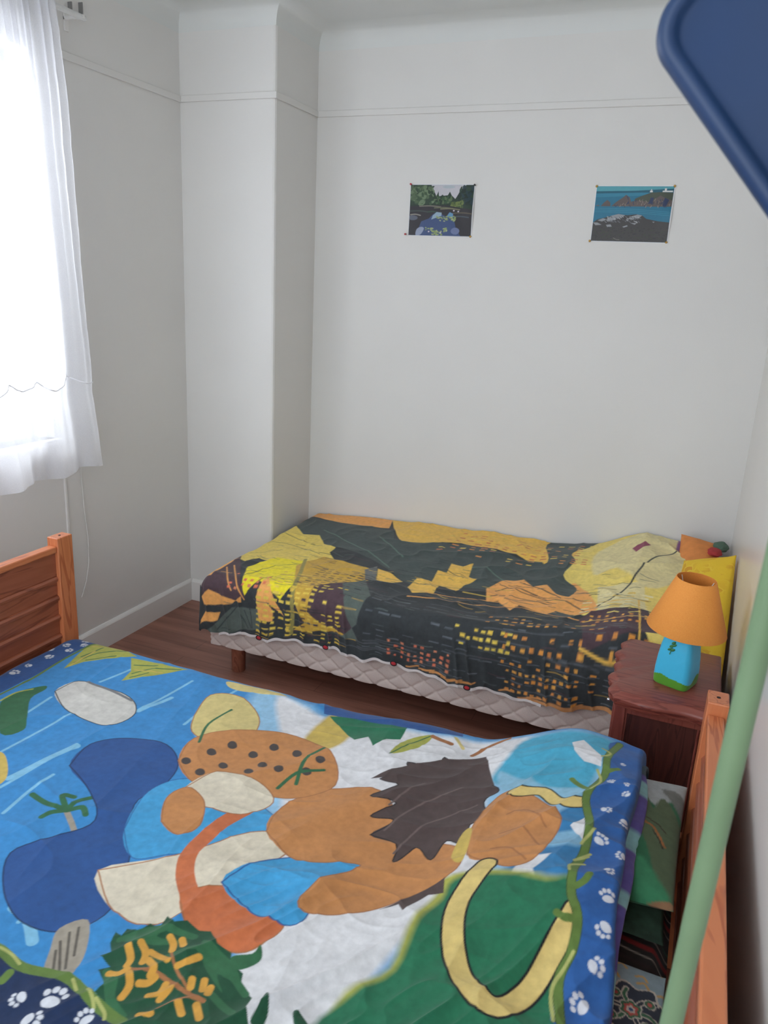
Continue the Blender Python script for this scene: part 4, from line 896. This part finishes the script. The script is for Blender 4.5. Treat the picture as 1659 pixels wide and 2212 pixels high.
b.inputs['Subsurface Weight'].default_value = 0.0
SX, SY, tilt = LX + 0.006, LY + 0.006, 0.0
z0s, z1s = 0.7335, 0.885
bm = lathe(bmesh.new(), [(0.1065, 0), (0.1080, 0.002), (0.0530, z1s - z0s), (0.0515, z1s - z0s), (0.1065, 0.0)], 0, 0, 96, cap=False)
sh = obj('lamp_shade', bm, sm, LP, True); sh.matrix_world = Matrix.Translation((SX, SY, z0s)) @ Matrix.Rotation(radians(2.0), 4, 'Y')
sh.data.set_sharp_from_angle(angle=radians(60))
wm = plain('wire_white', (225, 222, 215), 0.4)
for k in range(3):
    a_ = 2 * pi * k / 3 + 0.2
    obj('shade_wire', tube(bmesh.new(), [(LX, LY, 0.79), (SX + 0.03 * cos(a_), SY + 0.03 * sin(a_), 0.83), (SX + 0.052 * cos(a_), SY + 0.052 * sin(a_), 0.878)], 0.0012, 6), wm, LP, True)
bm = lathe(bmesh.new(), [(0.012, 0), (0.014, 0.03), (0.020, 0.045), (0.022, 0.060), (0.016, 0.074), (0.004, 0.080)], LX, LY, 24, cz=0.776)
obj('bulb', bm, plain('bulb_white', (238, 234, 226), 0.25), LP, True)

# ------------------------------------------------------------------ near bed
NB = empty('pine_bed', (-0.9, 1.15, 0), 'large orange pine bed frame with slatted headboard and footboard', 'bed')
BY0, BY1 = 0.615, 1.87
def bed_end(name, xi, sgn, ytop_near, far, zt, zp, panel_mat, dx=0.036):
    """xi = x of the inner face; sgn = outward direction"""
    e = []
    xo = xi + sgn * dx; a_, b_ = min(xi, xo), max(xi, xo)
    px0, px1 = (min(xi - sgn * 0.004, xo + sgn * 0.006), max(xi - sgn * 0.004, xo + sgn * 0.006))
    for yy in (far - 0.066, ytop_near):
        bm = boxes((px0, px1, yy, yy + 0.066, 0, zp), bev=0.003); obj('post', bm, M['pine_z'], NB)
        bm = bmesh.new(); lathe(bm, [(0.0045, 0), (0.0045, 0.0012)], (px0 + px1) / 2, yy + 0.033, 16, cz=zp - 0.0004); obj('bolt_hole', bm, plain('hole_dark', (40, 24, 18), 0.9) if 'hole_dark' not in bpy.data.materials else bpy.data.materials['hole_dark'], NB)
    ya, yb = ytop_near + 0.066, far - 0.066
    obj('top_rail', boxes((a_, b_, ya, yb, zt - 0.022, zt), bev=0.004), M['pine_y'], NB)
    s = -sgn
    def slat(zu, zl, flat=False):
        f = xi + sgn * 0.004; bck = xi + sgn * 0.026
        if flat: pr = [(bck, zl), (bck, zu), (f + sgn * 0.006, zu), (f + sgn * 0.006, zl)]
        else: pr = [(bck, zl), (bck, zu), (f + sgn * 0.012, zu), (f + sgn * 0.004, zu - 0.003), (f, zu - 0.010), (f + sgn * 0.001, zu - 0.018), (f + sgn * 0.008, zu - 0.022), (f + sgn * 0.009, zl)]
        return prism(pr, 'Y', ya, yb)
    obj('slat', slat(zt - 0.022, zt - 0.105, True), panel_mat, NB)
    z = zt - 0.105
    while z > 0.26:
        obj('slat', slat(z, z - 0.0697), panel_mat, NB); z -= 0.070
bed_end('foot', -1.905, -1, BY0, 1.905, 0.735, 0.762, M['pine_dark'])
bed_end('head', 0.117, 1, BY0, 1.805, 0.722, 0.752, M['pine_dark'])
obj('side_rail', boxes((-1.90, 0.117, 1.800, 1.825, 0.20, 0.34), bev=0.003), M['pine_x'], NB)
obj('side_rail', boxes((-1.90, 0.117, 0.63, 0.655, 0.20, 0.34), bev=0.003), M['pine_x'], NB)
obj('bed_slats', boxes(*[(-1.85 + k * 0.13, -1.78 + k * 0.13, 0.65, 1.805, 0.235, 0.255) for k in range(15)]), M['pine_y'], NB)
MT = empty('near_mattress', (-0.9, 1.12, 0.256), 'mattress in a red, white and green striped sheet on the pine bed', 'mattress')
obj('mattress_core', boxes((-1.885, 0.088, 0.665, 1.775, 0.256, 0.385), bev=0.03), plain('mattress_ticking', (210, 206, 200), 0.9), MT)
# striped sheet surface at the head end
P2 = Painter(-0.40, 0.105, 0.665, 1.80, 0.003, (52, 46, 44))
rs = random.Random(3)
for k in range(60):
    y = 0.47 + k * 0.0225; c = [(150, 48, 48), (200, 190, 180), (44, 84, 64), (60, 48, 48), (176, 166, 156)][k % 5]
    P2.line([(-0.45, y + 0.12), (-0.2, y + 0.035), (0.0, y - 0.01), (0.12, y - 0.03)], c, [0.012, 0.003, 0.006, 0.010, 0.003][k % 5])
X, Y = np.meshgrid(P2.x, P2.y, indexing='ij')
Z = 0.392 + 0.006 * ridge(X, Y, 0.12, 5) - 0.04 * sstep(0.07, 0.105, X)
grid_mesh('striped_sheet', np.stack([X, Y, Z], -1), M['cprint'], MT, P2.C)
# pillow of the near bed
P3 = Painter(-0.42, 0.16, 1.15, 1.90, 0.003, (56, 118, 84)); P3.run(PILLOW_PRINT)
def pick(p3):
    def f(XYZ):
        i = np.clip(np.searchsorted(p3.x, XYZ[..., 0]), 0, len(p3.x) - 1); j = np.clip(np.searchsorted(p3.y, XYZ[..., 1]), 0, len(p3.y) - 1)
        return p3.C[i, j]
    return f
gp = empty('green_pillow', (-0.1, 1.55, 0.42), 'green and pale blue landscape pillow under the bright duvet against the headboard', 'pillow')
pillow('pillowcase', [(-0.20, 1.77, 0.474), (0.108, 1.80, 0.484), (0.098, 1.370, 0.478), (-0.20, 1.345, 0.470)], 0.042, M['cprint'], gp, n=150, seed=8, paint=pick(P3), pinch=0.06)
g2 = empty('shaded_green_pillow', (-0.1, 1.5, 0.4), 'green pillow in a shade-darkened colour lying beneath the landscape pillow', 'pillow')
pillow('pillowcase', [(-0.28, 1.76, 0.415), (0.096, 1.76, 0.415), (0.090, 1.345, 0.415), (-0.28, 1.325, 0.415)], 0.017, plain('shaded_green_cotton', (60, 88, 72), 0.9, 0, 30, 0.3, 0.2), g2, seed=9)  # green darkened to hold the shadow under the upper pillow
# floral pillow at the near side
P4 = Painter(-0.42, 0.12, 0.50, 1.31, 0.0015, (150, 172, 180))
CRM = (206, 200, 186); DB = (58, 66, 78); GR = (66, 112, 84); RE = (188, 92, 84)
rs = random.Random(5)
def floral(cx, cy, s, rot):
    def T_(p): return (cx + s * (p[0] * cos(rot) - p[1] * sin(rot)), cy + s * (p[0] * sin(rot) + p[1] * cos(rot)))
    P4.poly([T_((cos(a) * (1 + 0.12 * sin(9 * a)), sin(a) * (0.8 + 0.1 * sin(9 * a)))) for a in np.linspace(0, 2 * pi, 60)[:-1]], CRM)
    P4.poly([T_((0.93 * cos(a) * (1 + 0.12 * sin(9 * a)), 0.93 * sin(a) * (0.8 + 0.1 * sin(9 * a)))) for a in np.linspace(0, 2 * pi, 60)[:-1]], DB)
    for k in range(6):
        a = k * 1.047 + rot; P4.line([T_((0.1 * cos(a), 0.1 * sin(a))), T_((0.45 * cos(a + .4), 0.4 * sin(a + .4))), T_((0.78 * cos(a + .2), 0.62 * sin(a + .2)))], CRM, 0.14 * s)
        P4.line([T_((0.1 * cos(a), 0.1 * sin(a))), T_((0.45 * cos(a + .4), 0.4 * sin(a + .4))), T_((0.76 * cos(a + .2), 0.6 * sin(a + .2)))], GR if k % 2 else DB, 0.085 * s)
    for r_, c in ((0.27, CRM), (0.24, GR), (0.17, RE), (0.10, CRM), (0.06, (60, 90, 130))):
        P4.poly([T_((r_ * (1 + .15 * sin(6 * a)) * cos(a), r_ * (1 + .15 * sin(6 * a)) * sin(a))) for a in np.linspace(0, 2 * pi, 30)[:-1]], c)
    for k in range(4):
        a = k * 1.57 + 0.5
        for r_, c in ((0.15, CRM), (0.12, GR), (0.06, RE)):
            P4.poly([T_((0.58 * cos(a) + r_ * cos(b_), 0.5 * sin(a) + r_ * sin(b_))) for b_ in np.linspace(0, 2 * pi, 14)[:-1]], c)
for cx, cy, s, r_ in ((0.045, 1.145, 0.072, 0.3), (0.07, 1.02, 0.06, 1.4), (-0.06, 1.08, 0.075, 2.2), (0.02, 0.90, 0.08, 1.2), (-0.16, 1.13, 0.10, 0.9), (-0.25, 1.0, 0.10, 2.9), (0.0, 0.72, 0.11, 2.0), (-0.2, 0.8, 0.10, 0.4), (-0.3, 1.17, 0.10, 2)): floral(cx, cy, s, r_)
for k in range(40):
    x, y = rs.uniform(-0.4, 0.1), rs.uniform(1.20, 1.29); P4.line([(x, y), (x + 0.012, y + 0.006), (x + 0.02, y - 0.004)], (206, 170, 110), 0.005)
fp = empty('floral_pillow', (-0.1, 0.9, 0.42), 'pale blue and charcoal floral pillow below the pillows at the headboard', 'pillow')
pillow('pillowcase', [(-0.15, 1.27, 0.428), (0.098, 1.255, 0.428), (0.098, 0.68, 0.428), (-0.15, 0.68, 0.428)], 0.027, M['cprint'], fp, n=260, seed=12, paint=pick(P4), pinch=0.05, wr=0.003)

# near duvet: jungle river print (no figures)
P = Painter(-1.885, 0.045, 0.56, 2.06, 0.002, (58, 138, 200)); P.run(NEAR_PRINT)
WHITE = (216, 220, 228)
for x, y, s, rot in PAWS:
    x, y, s = x / 1000, y / 1000, s / 1000
    def R_(p): return (x + s * (p[0] * cos(rot) - p[1] * sin(rot)), y + s * (p[0] * sin(rot) + p[1] * cos(rot)))
    P.poly([R_(p) for p in ((-.42, -.18), (-.2, -.42), (.2, -.42), (.42, -.18), (.25, .05), (0, .12), (-.25, .05))], WHITE, 1)
    for tx, ty, r_ in ((-.42, .22, .14), (-.15, .42, .15), (.17, .42, .15), (.43, .2, .14)):
        c = R_((tx, ty)); P.dot(c[0], c[1], r_ * s, r_ * s * 1.2, WHITE, rot)
# painterly mottling inside the colours
X, Y = np.meshgrid(P.x, P.y, indexing='ij')
mot = (0.90 + 0.20 * fbm(X, Y, 0.05, 77, 4))[..., None]; P.C = P.C * mot * 0.88
def zbase(x, y):
    return 0.435 + 0.02 * sstep(-.9, -.4, x) + 0.085 * sstep(-.45, -.08, x) * sstep(1.0, 1.3, y) + 0.03 * sstep(-.45, -.08, x)
z = zbase(X, Y)
cx_, cy_ = cos(0.95), sin(0.95)
Ua = X * cx_ + Y * cy_; Va = -X * cy_ + Y * cx_
wob = fbm(X, Y, 0.28, 2)
wr = 0.018 * (fbm(X, Y, 0.45, 51) - 0.5)
low = sstep(1.30, 0.95, Y) * sstep(-1.0, -0.65, X)
wr = wr + low * 0.020 * ridge(Ua * 0.22, Va + 0.05 * wob, 0.085, 60, 2.4) + low * 0.006 * ridge(Ua * 0.3, Va + 0.03 * wob, 0.035, 61, 2.4)
mid = sstep(-1.25, -0.6, X) * sstep(0.9, 1.2, Y)
wr = wr + mid * 0.011 * ridge(Ua * 0.3, Va + 0.06 * wob, 0.10, 63, 3) + mid * 0.004 * ridge(X * 0.4 + 0.3 * Y, Y - 0.2 * X + 0.04 * wob, 0.05, 64, 3)
wr = wr + 0.004 * ridge(X * 0.5, Y + 0.08 * wob, 0.13, 66, 4) + 0.003 * ridge(X + 0.05 * wob, Y * 0.4, 0.12, 67, 5)
fan = sstep(-0.45, -0.10, X)
wr = wr + fan * 0.008 * ridge(X * 0.30, Y + 0.35 * X, 0.085, 80, 2.2)
wr = wr - wr.mean()
z = z + wr
zn = z
# far side: cloth rounds over the mattress edge and hangs
zn = z; Rn = 0.07; t = np.clip(Y - 1.80, 0, 1); an = np.clip(t / (Rn * pi / 2), 0, 1) * pi / 2; hang = np.maximum(t - Rn * pi / 2, 0)
Yn = np.where(Y > 1.80, 1.80 + Rn * np.sin(an) + 0.01 * hang + 0.010 * np.sin(X * 19) * sstep(0, 0.15, hang), Y)
zn = np.where(Y > 1.80, z - Rn * (1 - np.cos(an)) - hang, z)
# foot end: rounds down in front of the footboard
tf = np.clip(-1.83 - X, 0, 1); zn = zn - 0.9 * tf ** 1.6 * 4
zn = zn - 5 * np.clip(0.65 - Y, 0, 1) ** 1.5
# corner by the nightstand droops
zn = zn - 0.03 * sstep(-0.20, -0.03, X) * sstep(1.70, 1.86, Y)
# head end: the hem turns down over the pillow
E = np.interp(Y, [0.5, 1.05, 1.20, 1.30, 1.43, 1.55, 1.78, 2.1], [0.02, 0.014, 0.001, -0.004, -0.010, -0.002, 0.000, 0.01]) + 0.003 * np.sin(Y * 24)
rE = 0.014; q = np.clip((X - (E - rE)) / (rE * pi / 2), 0, 1) * pi / 2; dn = np.maximum(X - (E - rE) - rE * pi / 2, 0)
xe = np.where(X > E - rE, E - rE + rE * np.sin(q), X); zn = zn - np.where(X > E - rE, rE * (1 - np.cos(q)) + dn * 0.8, 0)
nd = empty('jungle_print_duvet', (-0.95, 1.2, 0.40), 'bright blue jungle print duvet with a paw print border on the near bed', 'duvet')
grid_mesh('duvet_cover', np.stack([xe, Yn, zn], -1), M['cprint'], nd, P.C)
# reverse side of the cover, curling out at the head end
sel = np.arange(0, len(P.y), 6); ex, ey, ez = xe[-1, sel], Yn[-1, sel], zn[-1, sel]
a_ = np.linspace(0, 1, 14)
wdt = np.interp(ey, [0.5, 1.12, 1.25, 1.50, 1.70, 1.80], [0.002, 0.003, 0.016, 0.026, 0.018, 0.010])
Xr = ex[:, None] + wdt[:, None] * np.sin(a_[None, :] * pi * 0.95); Zr = ez[:, None] - a_[None, :] * (0.012 + wdt[:, None] * 0.9) + 0.004 * np.sin(a_ * pi)
Yr = np.broadcast_to(ey[:, None], Xr.shape)
Cr = np.zeros(Xr.shape + (3,)); Cr[:] = srgb((98, 92, 160))[:3]
Cr[(np.sin(Yr * 34 + 1.0) > 0.55)] = srgb((140, 196, 200))[:3]; Cr[Yr > 1.74] = srgb((60, 84, 96))[:3]
grid_mesh('reverse_side', np.stack([Xr, Yr, Zr], -1), M['cprint'], nd, Cr)

# ------------------------------------------------------------------ photographs on the back wall and their push pins
def photo(name, x0, x1, z0, z1, draw, label, bend):
    p = Painter(0, x1 - x0, 0, z1 - z0, 0.0012, (120, 150, 160)); draw(p, x1 - x0, z1 - z0)
    r = empty(name, ((x0 + x1) / 2, YB, z0), label, 'photograph', None)
    X, Z = np.meshgrid(p.x, p.y, indexing='ij'); W, H = x1 - x0, z1 - z0
    Yv = YB - 0.0022 - bend * sstep(0.78, 1.0, X / W) * np.sin(pi * np.clip(Z / H, 0, 1)) ** 2 - 0.001 * np.sin(pi * X / W)
    off = (Z / H) * 0
    grid_mesh('print_face', np.stack([x0 + X, Yv, z0 + Z], -1), M['photo'], r, p.C)
    bx_, bz_ = np.meshgrid(np.linspace(-0.003, W + 0.004, 40), np.linspace(-0.003, H + 0.003, 30), indexing='ij')
    Yb = YB - 0.0012 - bend * sstep(0.78, 1.0, bx_ / W) * np.sin(pi * np.clip(bz_ / H, 0, 1)) ** 2 - 0.001 * np.sin(pi * np.clip(bx_ / W, 0, 1))
    grid_mesh('paper_border', np.stack([x0 + bx_, Yb, z0 + bz_], -1), plain('photo_paper', (226, 226, 228), 0.4) if 'photo_paper' not in bpy.data.materials else bpy.data.materials['photo_paper'], r)
M['photo'] = cloth_print_mat('photo_print', 0.3, 0.03)
def pond(p, W, H):
    U_ = lambda q: [(a * W, (1 - b) * H) for a, b in q]; rs = random.Random(2)
    p.rect(0, W, 0, H, (196, 194, 200)); p.dot(.61 * W, .96 * H, .10 * W, .03 * H, (176, 186, 192))
    def foliage(x0, x1, y0, y1, n, cols, r0=.02, r1=.05):
        for _ in range(n):
            x, y = rs.uniform(x0, x1), rs.uniform(y0, y1); p.dot(x * W, (1 - y) * H, rs.uniform(r0, r1) * W, rs.uniform(r0, r1) * H, rs.choice(cols), rs.uniform(0, 3), 7)
    p.poly(U_([(0, 0), (.33, 0), (.38, .12), (.42, .22), (.45, .12), (.46, .22), (.6, .2), (.63, .13), (.66, .2), (.72, .27), (.78, .15), (.84, .06), (.88, 0), (1, 0), (1, .5), (0, .5)]), (44, 62, 50))
    foliage(.02, .36, .04, .36, 150, [(62, 86, 62), (84, 104, 76), (50, 70, 54), (110, 130, 100)])
    foliage(.40, .66, .22, .36, 60, [(60, 88, 60), (40, 60, 48), (90, 110, 78)], .015, .03); foliage(.78, 1, .06, .36, 80, [(38, 54, 48), (54, 74, 60), (46, 64, 70)])
    foliage(.66, .84, .33, .45, 50, [(110, 124, 70), (88, 104, 60), (70, 88, 56)], .015, .035)
    p.poly(U_([(0, .42), (.3, .40), (.6, .40), (1, .48), (1, 1), (0, 1)]), (52, 50, 54))
    for y, x0, x1, c in ((.42, .16, .5, (120, 116, 104)), (.45, .4, .7, (104, 108, 84)), (.47, .5, .8, (124, 120, 96)), (.52, .0, .3, (70, 80, 76)), (.53, .3, .45, (60, 84, 70)), (.59, .02, .18, (150, 146, 136)), (.55, .7, 1, (96, 88, 74)), (.62, .7, .95, (74, 84, 92))): p.line(U_([(x0, y), ((x0 + x1) / 2, y - .01), (x1, y + .01)]), c, .022 * H)
    p.poly(U_([(.12, 1), (.2, .72), (.32, .66), (.38, .58), (.44, .53), (.5, .56), (.6, .62), (.64, .53), (.7, .55), (.72, .66), (.76, .85), (.84, 1)]), (66, 84, 124))
    p.poly(U_([(.38, .6), (.44, .53), (.52, .54), (.52, .6), (.36, .68)]), (150, 174, 192)); p.poly(U_([(.61, .6), (.65, .53), (.7, .56), (.7, .63), (.62, .63)]), (104, 150, 184))
    p.poly(U_([(.12, 1), (.13, .88), (.2, .83), (.25, .86), (.2, .98)]), (150, 160, 184), 1); p.dot(.75 * W, .1 * H, .07 * W, .07 * H, (110, 122, 160)); p.dot(.06 * W, .35 * H, .08 * W, .05 * H, (96, 102, 116))
    for (x, y, rx, ry, n) in ((.58, .66, .16, .05, 46), (.34, .87, .06, .03, 14), (.58, .88, .035, .04, 12), (.46, .95, .08, .05, 24), (.42, .91, .05, .02, 10)):
        for _ in range(n): p.dot((x + rs.uniform(-rx, rx)) * W, (1 - y - rs.uniform(-ry, ry)) * H, .016 * W, .012 * H, rs.choice([(150, 166, 110), (170, 180, 130), (130, 150, 100)]), rs.uniform(-.4, .4), 7)
    for x, y in ((.71, .5), (.78, .515), (.33, .92), (.52, .94)): p.dot(x * W, (1 - y) * H, .014 * W, .014 * H, (206, 196, 206))
def coast(p, W, H):
    U_ = lambda q: [(a * W, (1 - b) * H) for a, b in q]; rs = random.Random(4)
    p.rect(0, W, 0, H, (34, 112, 140)); p.poly(U_([(0, 0), (1, 0), (1, .04), (.5, .08), (0, .09)]), (84, 160, 172)); p.poly(U_([(0, .09), (.5, .08), (1, .04), (1, .10), (.5, .12), (0, .15)]), (30, 92, 112))
    p.poly(U_([(0, .13), (.7, .11), (.7, .16), (0, .2)]), (50, 130, 158))
    p.poly(U_([(.52, .22), (.62, .16), (.72, .11), (.85, .10), (1, .11), (1, .33), (.5, .34)]), (74, 82, 70))
    for pts in ([(.08, .36), (.12, .29), (.16, .245), (.2, .29), (.21, .36)], [(.22, .36), (.28, .28), (.36, .20), (.4, .15), (.45, .2), (.48, .3), (.5, .36)], [(.46, .36), (.48, .27), (.58, .25), (.7, .28), (.72, .36)], [(.7, .36), (.76, .24), (.84, .16), (.9, .2), (1, .25), (1, .36)], [(.0, .35), (.05, .335), (.07, .36)]):
        p.poly(U_(pts), (96, 86, 84))
    for _ in range(90):
        x = rs.uniform(.25, 1); y = rs.uniform(.22, .345)
        if y > .36 - (x - .2) * .4 or x > .5: p.line(U_([(x, y), (x + rs.uniform(-.02, .02), y + .03)]), rs.choice([(140, 128, 118), (116, 104, 98), (56, 64, 92), (70, 66, 72)]), .012 * H)
    p.poly(U_([(.4, .16), (.43, .19), (.45, .3), (.41, .34), (.44, .26)]), (52, 62, 92)); p.poly(U_([(.72, .2), (.76, .2), (.75, .31), (.7, .31)]), (44, 56, 90)); p.poly(U_([(.9, .2), (.96, .24), (.93, .35), (.88, .35)]), (48, 60, 92))
    p.rect(.70 * W, .735 * W, .895 * H, .925 * H, (214, 214, 210)); p.rect(.712 * W, .722 * W, .92 * H, .95 * H, (214, 214, 210)); p.rect(.86 * W, .99 * W, .90 * H, .925 * H, (212, 214, 210)); p.rect(.885 * W, .91 * W, .92 * H, .965 * H, (220, 220, 216))
    for y in (.40, .43, .46): p.line(U_([(0.0, y), (.5, y + .01), (1, y + .06)]), (64, 148, 176), .006 * H)
    p.poly(U_([(0, .66), (.06, .60), (.15, .57), (.22, .54), (.32, .50), (.45, .52), (.56, .50), (.64, .52), (.70, .58), (.85, .62), (1, .64), (1, 1), (0, 1)]), (62, 60, 60))
    for pts in ([(.18, .6), (.24, .53), (.33, .5), (.42, .52), (.38, .56), (.3, .6), (.22, .64)], [(.46, .58), (.5, .54), (.58, .505), (.64, .52), (.6, .57), (.52, .6)], [(.06, .62), (.13, .58), (.19, .6), (.12, .64)], [(.0, .66), (.06, .66), (.12, .70), (.04, .71)], [(.18, .7), (.24, .69), (.26, .73), (.2, .74)], [(.4, .73), (.46, .70), (.47, .72), (.42, .745)], [(.5, .66), (.58, .66), (.56, .69)], [(.78, .63), (.81, .63), (.8, .65)]): p.poly(U_(pts), (146, 150, 154))
    for _ in range(60):
        x = rs.uniform(.15, .62); y = rs.uniform(.53, .64); p.line(U_([(x, y), (x + .02, y + .02)]), rs.choice([(176, 178, 180), (70, 70, 76), (110, 112, 116)]), .010 * H)
    for _ in range(220):
        x, y = rs.uniform(0, 1), rs.uniform(.74, 1); p.dot(x * W, (1 - y) * H, .014 * W, .010 * H, rs.choice([(56, 54, 52), (66, 62, 60), (60, 66, 54), (50, 50, 52)]), 0, 6)
    p.line(U_([(.3, .94), (.34, .965), (.38, .97)]), (130, 126, 120), .008 * H)
photo('pond_photo', -1.354, -1.059, 1.846, 2.058, pond, 'photograph of a water lily pond among trees pinned to the back wall', 0.006)
photo('coast_photo', -0.536, -0.235, 1.842, 2.053, coast, 'photograph of a rocky sea coast with white buildings pinned to the back wall', 0.006)
def pin(x, z, mat, label, big=False):
    r = empty('push_pin', (x, YB, z), label, 'push pin', 'push pins on the wall photographs')
    pr = [(0.0008, 0.0), (0.0008, 0.004), (0.0035, 0.0045), (0.0030, 0.009), (0.0045, 0.012), (0.0042, 0.014), (0.001, 0.0146)] if big else [(0.0008, 0), (0.0008, 0.003), (0.0048, 0.0035), (0.0046, 0.0055), (0.0030, 0.0075), (0.0008, 0.0082)]
    hm = lathe(bmesh.new(), pr[2:], 0, 0, 20); nm = lathe(bmesh.new(), [(0.0008, 0), (0.0008, 0.0046)], 0, 0, 8)
    for nme, bm_, mt in (('pin_head', hm, mat), ('pin_needle', nm, M['steel'])):
        bmesh.ops.transform(bm_, matrix=Matrix.Translation((x, YB, z)) @ Matrix.Rotation(radians(90), 4, 'X'), verts=bm_.verts)
        obj(nme, bm_, mt, r, True)
M['steel'] = plain('steel', (180, 180, 184), 0.3, 1.0); pr_ = plain('pin_red', (170, 30, 40), 0.3); pk = plain('pin_black', (26, 26, 30), 0.3); pb = plain('pin_brass', (200, 160, 90), 0.3, 1.0)
pin(-1.352, 2.060, pr_, 'red push pin at the top left corner of the pond photograph', True); pin(-1.366, 1.849, pr_, 'red push pin at the bottom left corner of the pond photograph', True)
pin(-1.055, 2.057, pk, 'black push pin at the top right corner of the pond photograph', True); pin(-1.060, 1.846, pb, 'brass pin at the bottom right corner of the pond photograph')
pin(-0.537, 2.053, pb, 'brass pin at the top left corner of the coast photograph'); pin(-0.234, 2.054, pb, 'brass pin at the top right corner of the coast photograph')
pin(-0.540, 1.841, pb, 'brass pin at the bottom left corner of the coast photograph'); pin(-0.236, 1.843, pb, 'brass pin at the bottom right corner of the coast photograph')

# ------------------------------------------------------------------ foreground: green pole and blue plastic panel
gpole = empty('green_pole', (0.058, 0.60, 0), 'pale green upright pole in the foreground beside the headboard', 'pole')
pm = plain('pale_green_enamel', (106, 132, 98), 0.6, 0, 0)
PX, PY, PR = 0.0545, 0.560, 0.0087
obj('pole_tube', tube(bmesh.new(), [(PX - 0.024, PY, 0.012), (PX - 0.004, PY, 0.9), (PX + 0.0015, PY, 1.14)], PR, 40), pm, gpole, True)
obj('pole_tube', tube(bmesh.new(), [(PX + 0.0015, PY, 1.14), (PX + 0.0095, PY, 1.5), (PX + 0.019, PY, 1.93)], PR * 1.03, 40), pm, gpole, True)
obj('pole_foot', lathe(bmesh.new(), [(0.06, 0), (0.062, 0.004), (0.05, 0.010), (0.012, 0.014), (0.0105, 0.03)], PX - 0.024, PY, 40), pm, gpole, True)
bp = empty('blue_panel', (PX, PY + 0.02, 1.80), 'blue plastic panel with rounded corners in the top right foreground', 'panel')
bl = plain('blue_plastic', (18, 50, 90), 0.5, 0, 0)
def rrect(w_, h_, r_, n=10):
    pts = []
    for cx, cy, a0_ in ((w_ - r_, r_, -90), (w_ - r_, h_ - r_, 0), (r_, h_ - r_, 90), (r_, r_, 180)):
        for k in range(n + 1):
            a = radians(a0_ + 90 * k / n); pts.append((cx + r_ * cos(a), cy + r_ * sin(a)))
    return pts
def panel_part(name, lv):
    bm = bmesh.new(); rings = []
    for off, dep in lv:
        ring = []
        for u_, v_ in rrect(0.21 - 2 * off, 0.26 - 2 * off, 0.024 - off * 0.6):
            u2, v2 = u_ + off, v_ + off
            ring.append(bm.verts.new((-0.0745 + u2 * 0.648 + v2 * 0.615, PY + 0.052 - dep, 1.7875 - u2 * 0.762 + v2 * 0.788)))
        rings.append(ring)
    for A_, B_ in zip(rings, rings[1:]):
        for k in range(len(A_)): bm.faces.new((A_[k], A_[(k + 1) % len(A_)], B_[(k + 1) % len(A_)], B_[k]))
    bm.faces.new(rings[0][::-1]); bm.faces.new(rings[-1]); return obj(name, bm, bl, bp, True)
panel_part('panel_board', [(0.004, 0.0), (0.001, 0.003), (0.0, 0.010), (0.001, 0.018), (0.004, 0.022), (0.008, 0.023), (0.0115, 0.021), (0.0135, 0.0165), (0.016, 0.0150)])
obj('clamp', tube(bmesh.new(), [(PX + 0.0163, PY, 1.80), (PX + 0.0171, PY, 1.84)], 0.0125, 24), bl, bp, True)
obj('clamp_block', boxes((PX + 0.006, PX + 0.028, PY + 0.008, PY + 0.045, 1.805, 1.835), bev=0.002), bl, bp)
